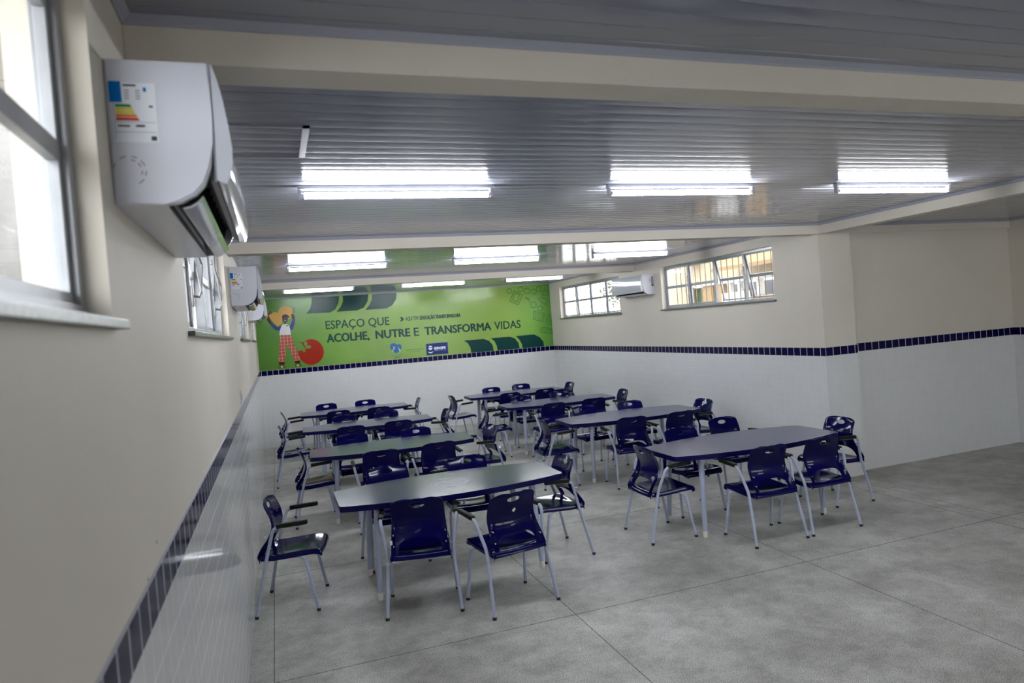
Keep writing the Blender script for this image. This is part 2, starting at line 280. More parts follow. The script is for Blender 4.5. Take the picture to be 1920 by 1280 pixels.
MURAL={'gourd_b':[(0.709,2.583),(0.699,2.543),(0.676,2.508),(0.642,2.481),(0.601,2.466),(0.557,2.462),(0.513,2.472),(0.475,2.493),(0.446,2.524),(0.429,2.561),(0.426,2.602),(0.436,2.641),(0.458,2.676),(0.492,2.703),(0.533,2.719),(0.577,2.722),(0.621,2.713),(0.659,2.692),(0.688,2.661),(0.706,2.624)],'gourd_a':[(0.248,2.555),(0.289,2.608),(0.365,2.617),(0.438,2.593),(0.486,2.527),(0.492,2.436),(0.464,2.376),(0.401,2.335),(0.347,2.39),(0.279,2.485)],'arm_l':[(0.461,2.348),(0.405,2.318),(0.37,2.343),(0.296,2.421),(0.256,2.396),(0.318,2.301),(0.368,2.258),(0.433,2.259),(0.468,2.302)],'fore_l':[(0.219,2.534),(0.248,2.555),(0.296,2.424),(0.255,2.394),(0.219,2.455),(0.206,2.501)],'arm_r':[(0.616,2.325),(0.627,2.256),(0.647,2.241),(0.673,2.264),(0.717,2.363),(0.732,2.454),(0.678,2.457),(0.647,2.368)],'fore_r':[(0.659,2.55),(0.695,2.57),(0.724,2.523),(0.732,2.451),(0.677,2.455),(0.667,2.509)],'head':[(0.598,2.474),(0.593,2.454),(0.584,2.436),(0.571,2.423),(0.555,2.414),(0.539,2.412),(0.522,2.417),(0.508,2.427),(0.497,2.442),(0.491,2.461),(0.49,2.482),(0.494,2.502),(0.503,2.519),(0.516,2.533),(0.532,2.541),(0.549,2.544),(0.565,2.539),(0.58,2.529),(0.59,2.514),(0.597,2.495)],'cap':[(0.488,2.504),(0.496,2.538),(0.527,2.561),(0.575,2.561),(0.616,2.53),(0.634,2.506),(0.624,2.49),(0.586,2.492),(0.55,2.514),(0.505,2.492)],'beard':[(0.491,2.476),(0.512,2.44),(0.571,2.436),(0.595,2.469),(0.586,2.43),(0.558,2.409),(0.52,2.409),(0.495,2.436)],'smile':[(0.557,2.436),(0.553,2.432),(0.546,2.429),(0.536,2.43),(0.529,2.433),(0.527,2.438),(0.53,2.443),(0.538,2.445),(0.547,2.444),(0.554,2.441)],'neck':[(0.518,2.414),(0.561,2.411),(0.555,2.368),(0.517,2.371)],'torso':[(0.501,2.373),(0.571,2.371),(0.611,2.331),(0.626,2.245),(0.628,2.157),(0.415,2.165),(0.433,2.259),(0.466,2.336)],'dot':[(0.582,2.337),(0.579,2.328),(0.572,2.323),(0.563,2.324),(0.556,2.33),(0.554,2.339),(0.558,2.347),(0.565,2.352),(0.574,2.351),(0.58,2.345)],'leg_l':[(0.428,2.166),(0.522,2.159),(0.535,1.99),(0.513,1.844),(0.475,1.636),(0.361,1.652),(0.392,1.91)],'leg_r':[(0.484,2.161),(0.63,2.155),(0.678,1.944),(0.735,1.768),(0.762,1.651),(0.649,1.647),(0.595,1.848),(0.531,2.001)],'sock_l':[(0.35,1.65),(0.489,1.637),(0.466,1.62),(0.466,1.586),(0.364,1.593),(0.368,1.629)],'sock_r':[(0.638,1.648),(0.769,1.645),(0.749,1.623),(0.77,1.589),(0.663,1.591),(0.662,1.625)],'shoe_l':[(0.364,1.591),(0.465,1.584),(0.487,1.521),(0.342,1.523)],'shoe_r':[(0.663,1.589),(0.759,1.587),(0.792,1.522),(0.65,1.521)],'buckle_l':[(0.437,1.548),(0.433,1.536),(0.424,1.527),(0.412,1.525),(0.401,1.529),(0.394,1.539),(0.392,1.552),(0.396,1.564),(0.405,1.572),(0.416,1.575),(0.427,1.57),(0.435,1.56)],'buckle_r':[(0.733,1.55),(0.729,1.538),(0.72,1.53),(0.709,1.527),(0.697,1.532),(0.69,1.542),(0.688,1.555),(0.692,1.567),(0.701,1.575),(0.712,1.577),(0.724,1.573),(0.731,1.563)],'tomato':[(1.22,1.77),(1.214,1.731),(1.202,1.693),(1.184,1.658),(1.162,1.626),(1.135,1.598),(1.104,1.575),(1.07,1.557),(1.034,1.545),(0.997,1.539),(0.959,1.539),(0.922,1.546),(0.886,1.558),(0.853,1.576),(0.822,1.6),(0.796,1.628),(0.774,1.66),(0.758,1.695),(0.746,1.732),(0.741,1.771),(0.741,1.811),(0.747,1.85),(0.759,1.887),(0.776,1.922),(0.798,1.954),(0.824,1.982),(0.855,2.005),(0.888,2.023),(0.924,2.036),(0.961,2.042),(0.999,2.042),(1.036,2.036),(1.072,2.024),(1.106,2.006),(1.136,1.983),(1.163,1.955),(1.185,1.923),(1.202,1.887),(1.214,1.85),(1.22,1.81)],'leaf1':[(0.855,1.907),(0.849,1.882),(0.838,1.86),(0.822,1.843),(0.802,1.833),(0.781,1.83),(0.76,1.836),(0.742,1.849),(0.729,1.869),(0.721,1.892),(0.72,1.918),(0.725,1.943),(0.736,1.965),(0.753,1.982),(0.772,1.992),(0.794,1.994),(0.814,1.988),(0.832,1.975),(0.846,1.956),(0.853,1.932)],'leaf2':[(0.919,1.965),(0.916,1.951),(0.911,1.938),(0.903,1.929),(0.894,1.923),(0.884,1.921),(0.875,1.924),(0.867,1.932),(0.861,1.942),(0.858,1.955),(0.857,1.97),(0.86,1.984),(0.865,1.996),(0.873,2.005),(0.882,2.011),(0.892,2.013),(0.901,2.01),(0.909,2.003),(0.915,1.992),(0.918,1.979)],'leaf3':[(0.987,1.89),(0.983,1.879),(0.975,1.87),(0.962,1.862),(0.946,1.859),(0.929,1.858),(0.912,1.861),(0.897,1.868),(0.886,1.877),(0.879,1.888),(0.877,1.899),(0.881,1.91),(0.889,1.92),(0.902,1.927),(0.918,1.931),(0.935,1.931),(0.952,1.928),(0.966,1.922),(0.978,1.913),(0.985,1.902)],'leaf4':[(0.877,1.842),(0.874,1.826),(0.87,1.813),(0.863,1.802),(0.855,1.796),(0.847,1.794),(0.839,1.797),(0.832,1.805),(0.827,1.816),(0.825,1.831),(0.825,1.846),(0.827,1.861),(0.832,1.875),(0.839,1.886),(0.846,1.892),(0.855,1.894),(0.863,1.891),(0.869,1.883),(0.874,1.872),(0.877,1.857)],'stem':[(0.766,2.015),(0.808,2.0),(0.849,1.959),(0.872,1.9),(0.858,1.893),(0.832,1.949),(0.802,1.985),(0.765,2.003)],'fing_l0':[(0.226,2.556),(0.211,2.589),(0.22,2.596),(0.245,2.56)],'fing_l1':[(0.246,2.566),(0.229,2.601),(0.238,2.608),(0.265,2.57)],'fing_l2':[(0.266,2.576),(0.247,2.613),(0.256,2.621),(0.285,2.58)],'fing_l3':[(0.286,2.586),(0.265,2.626),(0.274,2.633),(0.305,2.59)],'fing_l4':[(0.306,2.596),(0.283,2.638),(0.292,2.645),(0.325,2.6)],'fing_r0':[(0.683,2.582),(0.729,2.589),(0.732,2.6),(0.684,2.596)],'fing_r1':[(0.689,2.607),(0.732,2.618),(0.735,2.629),(0.691,2.621)],'fing_r2':[(0.696,2.632),(0.734,2.648),(0.737,2.659),(0.697,2.645)],'fing_r3':[(0.702,2.656),(0.736,2.677),(0.739,2.688),(0.703,2.67)],'chev1':[(1.073,2.864),(1.598,2.856),(1.578,2.722),(1.506,2.598),(1.402,2.541),(0.941,2.549),(1.024,2.629),(1.067,2.753)],'chev2':[(1.671,2.858),(2.177,2.862),(2.15,2.72),(2.07,2.601),(1.938,2.551),(1.527,2.549),(1.613,2.64),(1.668,2.749)],'chev3':[(2.245,2.858),(2.751,2.856),(2.724,2.719),(2.639,2.608),(2.52,2.553),(2.098,2.551),(2.186,2.653),(2.236,2.748)],'chev4':[(4.095,1.772),(4.528,1.772),(4.641,1.729),(4.718,1.632),(4.739,1.49),(4.233,1.496),(4.222,1.612),(4.177,1.706)],'chev5':[(4.687,1.776),(5.116,1.774),(5.232,1.734),(5.311,1.625),(5.332,1.479),(4.824,1.487),(4.812,1.604),(4.767,1.709)],'chev6':[(5.257,1.777),(5.687,1.782),(5.815,1.71),(5.895,1.599),(5.901,1.478),(5.398,1.484),(5.385,1.598),(5.328,1.706)],'logo':[(3.275,1.766),(3.736,1.768),(3.734,1.528),(3.273,1.529)],'crest':[(3.406,1.674),(3.402,1.66),(3.395,1.647),(3.385,1.637),(3.373,1.632),(3.359,1.631),(3.346,1.634),(3.335,1.642),(3.326,1.653),(3.321,1.666),(3.32,1.681),(3.324,1.695),(3.331,1.708),(3.341,1.717),(3.353,1.723),(3.367,1.724),(3.38,1.721),(3.391,1.713),(3.4,1.702),(3.405,1.689)],'cr_ribbon':[(3.312,1.605),(3.331,1.591),(3.36,1.584),(3.393,1.594),(3.412,1.604),(3.408,1.584),(3.379,1.566),(3.35,1.565),(3.318,1.58)],'cr_band':[(3.321,1.689),(3.407,1.688),(3.406,1.676),(3.32,1.676)],'heart':[(2.529,1.774),(2.54,1.809),(2.569,1.829),(2.61,1.835),(2.649,1.824),(2.674,1.794),(2.695,1.808),(2.727,1.806),(2.754,1.788),(2.767,1.754),(2.76,1.719),(2.734,1.689),(2.703,1.656),(2.669,1.631),(2.653,1.624),(2.626,1.638),(2.592,1.669),(2.559,1.696),(2.534,1.734)],'h1':[(2.634,1.737),(2.632,1.728),(2.628,1.719),(2.623,1.712),(2.616,1.708),(2.609,1.707),(2.602,1.71),(2.597,1.715),(2.592,1.722),(2.59,1.731),(2.589,1.741),(2.591,1.751),(2.595,1.759),(2.601,1.766),(2.607,1.77),(2.614,1.771),(2.621,1.769),(2.627,1.764),(2.631,1.756),(2.633,1.747)],'h1b':[(2.588,1.713),(2.6,1.708),(2.578,1.662),(2.568,1.667)],'h2':[(2.714,1.743),(2.713,1.735),(2.71,1.728),(2.706,1.723),(2.701,1.719),(2.696,1.719),(2.691,1.72),(2.687,1.724),(2.684,1.73),(2.682,1.737),(2.682,1.745),(2.684,1.753),(2.687,1.76),(2.69,1.765),(2.695,1.769),(2.7,1.769),(2.705,1.768),(2.709,1.764),(2.712,1.758),(2.714,1.751)],'h2b':[(2.695,1.724),(2.706,1.727),(2.736,1.661),(2.725,1.654)]}
TXT={'t_espaco':[(1.292,2.212),(2.559,2.218),(1.305,2.378),(2.572,2.382)],'t_line2':[(1.292,1.94),(5.387,1.954),(1.315,2.111),(5.4,2.121)],'l2parts':[(1.292,1.94),(2.129,1.932),(2.25,1.946),(2.968,1.939),(3.042,1.944),(3.154,1.948),(3.266,1.953),(4.72,1.947),(4.793,1.955),(5.387,1.954)],'t_aqui':[(2.884,2.271),(4.06,2.275),(2.9,2.35),(4.066,2.356)],'aquiparts':[(2.884,2.271),(3.156,2.273),(3.18,2.274),(4.06,2.275)],'chev':[(2.771,2.276),(2.857,2.31),(2.778,2.358)],'serg':[(3.428,1.631),(3.687,1.63),(3.432,1.68),(3.691,1.681)],'sub':[(3.426,1.611),(3.694,1.609)],'sec1':[(2.852,1.659),(3.218,1.661),(2.854,1.679),(3.219,1.681)],'sec2':[(2.925,1.619),(3.145,1.617)],'ali':[(2.508,1.573),(2.793,1.572),(2.509,1.592),(2.794,1.592)],'cui':[(2.595,1.532),(2.712,1.531),(2.597,1.553),(2.713,1.551)]}
DOODLE={'clip':[(5.293,2.763),(5.487,2.662),(5.374,2.449),(5.191,2.54)],'clipi':[(5.321,2.717),(5.423,2.666),(5.352,2.511),(5.246,2.567)],'pen':[(5.535,2.6),(5.626,2.534),(5.665,2.482)],'pen2':[(5.563,2.608),(5.649,2.548)],'calc':[(5.725,2.287),(5.969,2.221),(5.911,2.042),(5.7,2.112)],'cap':[(6.126,1.865),(5.944,1.919),(5.862,1.904),(5.841,1.845),(5.881,1.802),(6.118,1.764)],'cap2':[(6.123,1.835),(5.963,1.877),(5.909,1.881),(5.895,1.841),(5.937,1.823),(6.12,1.794)],'book':[(5.911,2.588),(6.079,2.507),(6.017,2.42),(5.933,2.455),(5.854,2.551)]}
CIRC={'lens':[(5.79,2.424),(5.785,2.404),(5.774,2.386),(5.759,2.373),(5.74,2.365),(5.72,2.363),(5.7,2.367),(5.683,2.377),(5.67,2.393),(5.662,2.411),(5.661,2.432),(5.666,2.452),(5.676,2.469),(5.692,2.483),(5.71,2.491),(5.73,2.493),(5.75,2.488),(5.767,2.478),(5.78,2.463),(5.788,2.444)],'c2':[(5.664,2.733),(5.659,2.714),(5.649,2.698),(5.633,2.686),(5.615,2.678),(5.595,2.676),(5.575,2.68),(5.558,2.69),(5.545,2.704),(5.537,2.721),(5.536,2.74),(5.54,2.758),(5.551,2.774),(5.566,2.787),(5.584,2.794),(5.604,2.796),(5.624,2.792),(5.641,2.783),(5.654,2.769),(5.662,2.751)],'c3':[(5.24,2.756),(5.236,2.741),(5.228,2.727),(5.215,2.717),(5.2,2.711),(5.184,2.709),(5.168,2.713),(5.154,2.721),(5.143,2.732),(5.137,2.746),(5.135,2.762),(5.139,2.777),(5.148,2.79),(5.16,2.801),(5.175,2.807),(5.192,2.808),(5.208,2.805),(5.222,2.797),(5.232,2.786),(5.239,2.771)],'c4':[(5.94,2.334),(5.935,2.317),(5.925,2.302),(5.909,2.291),(5.89,2.284),(5.87,2.283),(5.85,2.287),(5.833,2.296),(5.82,2.309),(5.812,2.325),(5.81,2.342),(5.815,2.359),(5.825,2.373),(5.84,2.385),(5.859,2.392),(5.879,2.393),(5.899,2.389),(5.916,2.38),(5.93,2.367),(5.938,2.351)],'c5':[(6.22,2.072),(6.211,2.038),(6.193,2.008),(6.167,1.985),(6.135,1.971),(6.101,1.968),(6.068,1.976),(6.039,1.994),(6.017,2.02),(6.004,2.052),(6.001,2.087),(6.009,2.121),(6.027,2.15),(6.053,2.173),(6.085,2.187),(6.119,2.19),(6.152,2.183),(6.182,2.165),(6.204,2.139),(6.217,2.107)],'c5b':[(6.159,2.076),(6.156,2.059),(6.147,2.044),(6.135,2.032),(6.121,2.025),(6.106,2.024),(6.091,2.028),(6.078,2.036),(6.068,2.049),(6.062,2.065),(6.061,2.083),(6.065,2.1),(6.073,2.115),(6.085,2.126),(6.099,2.133),(6.115,2.135),(6.13,2.131),(6.143,2.122),(6.153,2.109),(6.158,2.093)],'c6':[(5.512,2.781),(5.508,2.766),(5.499,2.752),(5.485,2.742),(5.468,2.736),(5.45,2.734),(5.432,2.738),(5.417,2.746),(5.405,2.758),(5.397,2.772),(5.396,2.787),(5.4,2.803),(5.409,2.816),(5.423,2.826),(5.44,2.832),(5.458,2.834),(5.476,2.83),(5.492,2.823),(5.504,2.811),(5.511,2.797)],'c7':[(5.813,2.714),(5.809,2.697),(5.8,2.683),(5.787,2.671),(5.772,2.664),(5.755,2.662),(5.738,2.666),(5.724,2.675),(5.713,2.687),(5.707,2.703),(5.706,2.72),(5.71,2.737),(5.718,2.752),(5.731,2.764),(5.747,2.771),(5.764,2.772),(5.78,2.769),(5.794,2.76),(5.805,2.747),(5.812,2.732)],'c8':[(5.92,2.769),(5.916,2.75),(5.908,2.734),(5.896,2.721),(5.882,2.714),(5.867,2.711),(5.852,2.715),(5.839,2.724),(5.83,2.738),(5.824,2.756),(5.823,2.774),(5.827,2.793),(5.835,2.809),(5.847,2.822),(5.861,2.83),(5.876,2.832),(5.891,2.828),(5.904,2.819),(5.914,2.805),(5.919,2.788)],'c9':[(6.103,2.668),(6.098,2.649),(6.085,2.633),(6.067,2.621),(6.045,2.613),(6.022,2.612),(5.999,2.616),(5.978,2.626),(5.962,2.64),(5.953,2.658),(5.951,2.676),(5.956,2.695),(5.968,2.711),(5.986,2.724),(6.008,2.731),(6.031,2.733),(6.055,2.728),(6.075,2.719),(6.091,2.704),(6.101,2.687)]}

# ------------------------------------------------------------------ the setting
D, W, YC, YR, XE, YF = 14.07, 6.13, 6.14, 6.30, 9.36, -4.0
ZC, ZK, ZB, ZT = 2.888, 2.866, 2.772, 1.5        # ceiling, cornice foot, beam foot, tile top
WZ0, WZ1 = 2.085, 2.75
def struct(name, bm, m, parent=None, smooth=False):
    o = bm_obj(name, bm, m, parent, smooth)
    if parent is None: o['kind'] = 'structure'
    return o
bm = bmesh.new()
prism(bm, [(-.15, YF-.15), (XE+.15, YF-.15), (XE+.15, YR+.15), (W+.15, YR+.15), (W+.15, D+.15), (-.15, D+.15)], -.1, 0, axis=2)
floor = struct('floor', bm, M['floor'])
bm = bmesh.new(); jw = .0024
for x in (.15, 2.115, 4.09, 6.07): box(bm, (x-jw, YF, 0), (x+jw, D if x < 6.1 else YR, .0006))
for x in (6.28, 8.06): box(bm, (x-jw, YF, 0), (x+jw, YC if x < 6.5 else YR, .0006))
for y in (-3.6, -1.61, .37, 2.35, 4.325, 6.30, 8.28, 10.25, 12.22): box(bm, (0, y-jw, 0), (W if y > 6 else XE, y+jw, .0007))
bm_obj('floor_joint', bm, M['joint'], floor)

# ceiling: PVC slats 10 cm wide running across the room, with a groove between slats
rnd = random.Random(4)
bm = bmesh.new(); y = YF-.15
while y < D+.1:
    x1 = XE+.15 if y < YR else W+.15
    t = rnd.uniform(-.0003, .0003); g = .0025
    prof = [(y, ZC+.006), (y+.0015, ZC+.0005+t), (y+.02, ZC-.00015+t*.6), (y+.05, ZC-.0003), (y+.08, ZC-.00015-t*.6), (y+.1-g-.0015, ZC+.0005-t), (y+.1-g, ZC+.006)]
    prof += [(y+.1, ZC+.006)]
    a = [bm.verts.new((-.15, p[0], p[1])) for p in prof]; b = [bm.verts.new((x1, p[0], p[1])) for p in prof]
    for i in range(len(prof)-1): bm.faces.new([a[i], b[i], b[i+1], a[i+1]])
    y += .1
me = bpy.data.meshes.new('ceiling'); bm.to_mesh(me); bm.free()
ceiling = link('ceiling', me, M['ceil']); ceiling['kind'] = 'structure'
for p in me.polygons: p.use_smooth = True
me.set_sharp_from_angle(angle=math.radians(20))
bm = bmesh.new(); box(bm, (-.15, YF-.15, ZC+.02), (XE+.15, YR+.15, ZC+.1)); box(bm, (-.15, YR+.15, ZC+.02), (W+.15, D+.15, ZC+.1))
bm_obj('roof_deck', bm, M['paint'], ceiling)
bm = bmesh.new(); box(bm, (-.50, YF, ZC+.06), (-.151, D+.15, ZC+.14)); bm_obj('sun_block_overhang', bm, M['ext_white'], ceiling)  # unseen overhang added to keep the sun out of the left windows

def wall_with_openings(bm, x0, x1, y0, y1, ops):
    """wall slab along y with window openings (ya, yb)"""
    H = ZC+.02
    box(bm, (x0, y0, 0), (x1, y1, WZ0)); box(bm, (x0, y0, WZ1), (x1, y1, H))
    cur = y0
    for a, b in ops:
        box(bm, (x0, cur, WZ0), (x1, a, WZ1)); cur = b
    box(bm, (x0, cur, WZ0), (x1, y1, WZ1))
LW = [(-1.0, 1.60), (2.93, 5.53), (7.25, 9.80), (11.1, 13.40)]
RW = [(6.90, 9.47), (10.85, 13.53)]
bm = bmesh.new(); wall_with_openings(bm, -.15, 0, YF-.15, D+.15, LW); wall_left = struct('wall_left', bm, M['paint'])
bm = bmesh.new(); box(bm, (0, D, 0), (W+.15, D+.15, ZC+.02)); wall_back = struct('wall_back', bm, M['paint'])
bm = bmesh.new(); wall_with_openings(bm, W, W+.15, YR, D, RW); box(bm, (W, YC, 0), (6.585, YR, ZC+.02)); box(bm, (W+.15, YR, 0), (6.585, YR+.15, ZC+.02))
wall_right = struct('wall_right', bm, M['paint'])
bm = bmesh.new(); box(bm, (6.585, YR, 0), (XE+.15, YR+.15, ZC+.02)); box(bm, (6.585, YR-.03, 2.785), (XE, YR, ZC+.02)); wall_recess = struct('wall_recess', bm, M['paint'])
bm = bmesh.new(); box(bm, (XE, YF-.15, 0), (XE+.15, YR, ZC+.02)); wall_east = struct('wall_east', bm, M['paint'])
bm = bmesh.new()   # unseen wall behind the camera, opening added to let in fill daylight
box(bm, (0, YF-.15, 0), (XE, YF, 1.3)); box(bm, (0, YF-.15, 2.3), (XE, YF, ZC+.02))
box(bm, (0, YF-.15, 1.3), (4.5, YF, 2.3))
for x in (6.1, XE-.2): box(bm, (x, YF-.15, 1.3), (x+.2, YF, 2.3))
wall_front = struct('wall_front', bm, M['paint'])
# tile dado and blue tile band on every wall
t = .005
def dado(parent, axis, a, b, at, s):
    """axis 'y': a wall running along y at x = at; s = side towards the room"""
    for nm, z0, z1, e in (('tile_dado', 0, 1.4, 0), ('tile_band', 1.4, ZT, .0004)):
        bm = bmesh.new(); q = at+s*(t+e)
        if axis == 'y': box(bm, (min(at, q), a, z0), (max(at, q), b, z1)); m = M['tile_y' if z0 == 0 else 'band_y']
        else: box(bm, (a, min(at, q), z0), (b, max(at, q), z1)); m = M['tile_x' if z0 == 0 else 'band_x']
        bm_obj(nm, bm, m, parent)
dado(wall_left, 'y', YF, D, 0, 1); dado(wall_back, 'x', t, W-t, D, -1); dado(wall_right, 'y', YC-t, D, W, -1)
dado(wall_right, 'x', W, 6.585+t, YC, -1); dado(wall_recess, 'x', 6.585, XE-t, YR, -1); dado(wall_east, 'y', YF, YR, XE, -1)
for y_, z_ in ((1.872, 1.55), (1.723, 1.507)):
    bm = bmesh.new(); cyl(bm, (-.002, y_, z_), (.0006, y_, z_), .0035, 10); bm_obj('screw_hole', bm, M['dark'], wall_left)
# beams and cornices
def trim(n, bm, m): return struct('trim_%d' % n, bm, m)
bm = bmesh.new(); box(bm, (0, 2.012, ZB), (XE, 2.162, ZC+.01), .003); trim(1, bm, M['paint'])
bm = bmesh.new(); box(bm, (0, 6.122, ZB), (W-.001, 6.272, ZC+.01), .003); trim(2, bm, M['paint'])
bm = bmesh.new(); box(bm, (0, 10.28, ZB), (W-.001, 10.43, ZC+.01), .003); trim(3, bm, M['paint'])
bm = bmesh.new(); box(bm, (W, 2.162, ZB), (W+.15, YC-.001, ZC+.01), .003); trim(4, bm, M['paint'])
def cornice_run(bm, axis, a, b, at, s, mitre=.0):
    pr = [(0, ZC+.001), (0, ZK), (.006, ZK), (.009, ZK+.006), (.022, ZC-.006), (.026, ZC-.003), (.026, ZC+.001)]
    pts = [(at+s*p[0], p[1]) for p in pr]
    prism(bm, pts, a, b, axis=0 if axis == 'x' else 1)
n = 5
def bay(x0, x1, y0, y1, skip=()):
    global n
    for side in 'lrnf':
        if side in skip: continue
        bm = bmesh.new()
        if side == 'l': cornice_run(bm, 'y', y0, y1, x0, 1)
        if side == 'r': cornice_run(bm, 'y', y0, y1, x1, -1)
        if side == 'n': cornice_run(bm, 'x', x0, x1, y0, 1)
        if side == 'f': cornice_run(bm, 'x', x0, x1, y1, -1)
        trim(n, bm, M['cornice']); n += 1
bay(0, XE, YF, 2.012); bay(0, W, 2.162, 6.122); bay(0, W, 6.272, 10.28); bay(0, W, 10.43, D); bay(W+.15, XE, 2.162, YR-.03)
# access hatches in the ceiling, by the left wall
for (x0, x1, y0, y1) in ((.12, .515, 2.92, 3.42), (.12, .60, 6.62, 7.02)):
    bm = bmesh.new(); z = ZC-.006; w = .028
    z = ZC-.009; box(bm, (x0, y0, z), (x1, y0+w*.5, ZC+.001)); box(bm, (x0, y1-w*.5, z), (x1, y1, ZC+.001)); box(bm, (x1-w, y0, z), (x1, y1, ZC+.001)); box(bm, (x0, y0, z), (x0+w, y1, ZC+.001))
    o = bm_obj('ceiling_hatch', bm, M['cornice']); o['kind'] = 'structure'; o.name = 'trim_%d' % n; n += 1

# ------------------------------------------------------------------ windows
def window(num, X, s, y0, y1, off, opened=(), grille=True, cols=4, levers=(1, 3), lv=1.0):
    z0, z1 = WZ0, WZ1; xa = X+s*off; th = .03
    def bx(bm, a, b, bev=0):
        box(bm, tuple(min(a[i], b[i]) for i in range(3)), tuple(max(a[i], b[i]) for i in range(3)), bev)
    bm = bmesh.new(); fw = .032
    bx(bm, (xa, y0, z0), (xa+s*th*1.6, y1, z0+fw), .002); bx(bm, (xa, y0, z1-fw), (xa+s*th*1.6, y1, z1), .002)
    bx(bm, (xa, y0, z0+fw), (xa+s*th*1.6, y0+fw, z1-fw), .002); bx(bm, (xa, y1-fw, z0+fw), (xa+s*th*1.6, y1, z1-fw), .002)
    cw = (y1-y0)/cols
    for i in range(1, cols): bx(bm, (xa, y0+i*cw-.016, z0+fw), (xa+s*th*1.6, y0+i*cw+.016, z1-fw), .002)
    w = bm_obj('window_%d' % num, bm, M['alu']); w['kind'] = 'structure'
    zm = (z0+z1)/2
    for i in range(cols):
        a, b = y0+i*cw+.017, y0+(i+1)*cw-.017
        if i == 0: a = y0+fw+.001
        if i == cols-1: b = y1-fw-.001
        e = .022; bm = bmesh.new(); zz0, zz1 = z0+fw+.002, z1-fw-.002; hz = zz1
        # sash built around its top hinge (origin) so that it can tilt outwards
        def L(z): return z-hz
        bx(bm, (0, a, L(zz0)), (s*.022, b, L(zz0+e)), .0015); bx(bm, (0, a, L(zz1-e)), (s*.022, b, 0), .0015)
        bx(bm, (0, a, L(zz0+e)), (s*.022, a+e, L(zz1-e)), .0015); bx(bm, (0, b-e, L(zz0+e)), (s*.022, b, L(zz1-e)), .0015)
        bx(bm, (0, a+e, L(zm-.02)), (s*.022, b-e, L(zm+.02)), .0015)
        so = bm_obj('sash', bm, M['alu'], w); so.location = (xa+s*.012, 0, hz)
        bm = bmesh.new(); bx(bm, (s*.009, a+e, L(zz0+e)), (s*.013, b-e, L(zm-.02))); bx(bm, (s*.009, a+e, L(zm+.02)), (s*.013, b-e, L(zz1-e)))
        bm_obj('pane', bm, M['glass'], so)
        if i in opened: so.rotation_euler = (0, -s*math.radians(opened[i]), 0)
    # lever sets on the mullions
    for i in levers:
        if i >= cols: continue
        ym = y0+i*cw; bm = bmesh.new(); q = -s*lv; r_ = .0045*lv
        bx(bm, (xa, ym-.012, z0+.13), (xa+q*.012, ym+.012, z0+.23), .002)
        tube(bm, [(xa+q*.01, ym, z0+.18), (xa+q*.035, ym+.005, z0+.175), (xa+q*.045, ym+.02, z0+.20)], r_*1.4, 8)
        tube(bm, [(xa+q*.045, ym+.02, z0+.20), (xa+q*.05, ym+.10*lv, z0+.20+.14*lv)], r_, 8)
        tube(bm, [(xa+q*.045, ym+.02, z0+.20), (xa+q*.018, ym-.005, z0+.48)], r_, 8)
        bx(bm, (xa, ym-.02, z0+.47), (xa+q*.02, ym+.01, z0+.50), .002)
        tube(bm, [(xa+q*.016, ym-.005, z0+.485), (xa+q*.05, ym+.10*lv, z0+.20+.14*lv)], r_, 8)
        bm_obj('opening_lever', bm, M['steel'], w, True)
    bm = bmesh.new(); bx(bm, (X+s*.14, y0, z0-.02), (X+s*.0005, y1, z0), 0); bx(bm, (X, y0-.03, z0-.02), (X-s*.026, y1+.03, z0), .002)
    bm_obj('sill', bm, M['granite'], w)
    if grille:
        bm = bmesh.new(); k = int((y1-y0)/.125)
        for j in range(1, k): yy = y0+(y1-y0)*j/k; cyl(bm, (X+s*.20, yy, z0-.02), (X+s*.20, yy, z1+.02), .007, 8)
        bx(bm, (X+s*.19, y0-.03, z1+.015), (X+s*.21, y1+.03, z1+.03)); bx(bm, (X+s*.19, y0-.03, z0-.03), (X+s*.21, y1+.03, z0-.015))
        for yy in (y0-.03, y1+.02):
            for zz in (z0-.03, z1+.015): bx(bm, (X+s*.14, yy, zz), (X+s*.20, yy+.012, zz+.015))
        bm_obj('grille', bm, M['bars'], w)
    return w
window(1, 0, -1, *LW[0], .045, grille=False, levers=())
window(2, 0, -1, *LW[1], .045, {1: 5, 3: 4}, grille=False)
window(3, 0, -1, *LW[2], .045, {1: 4}, grille=False)
window(4, 0, -1, *LW[3], .045, {2: 4}, grille=False)
window(5, W, 1, *RW[0], .07, {0: 11, 1: 11, 2: 2}, lv=.6)
window(6, W, 1, *RW[1], .07, {2: 3}, lv=.5)

# ------------------------------------------------------------------ outside the windows
bm = bmesh.new(); box(bm, (-8, -14, -.35), (26, 34, -.12)); g = bm_obj('courtyard_ground', bm, M['ext_ground']); g['kind'] = 'structure'; g.name = 'trim_%d' % n; n += 1
bm = bmesh.new(); box(bm, (-1.95, -3, -.12), (-1.75, 16, 1.9)); box(bm, (-1.95, 6.2, 1.9), (-1.75, 10.4, 6.8))
o = bm_obj('boundary_wall', bm, M['ext_wall']); tag(o, 'pale plastered boundary wall seen through the left hand windows', 'wall')
b = empty('courtyard_building', (10.6, 9, -.12)); tag(b, 'cream building with tan eaves and white posts seen through the right hand window', 'building')
def bpart(nm, m, *bs):
    bm = bmesh.new()
    for a_, c_ in bs: box(bm, (a_[0]-10.6, a_[1]-9, a_[2]+.12), (c_[0]-10.6, c_[1]-9, c_[2]+.12))
    return bm_obj(nm, bm, m, b)
bpart('wall', M['ext_wall2'], ((10.6, 9, 2.70), (10.8, 17.4, 4.6)), ((10.6, 15.42, -.12), (10.8, 17.4, 2.70)))
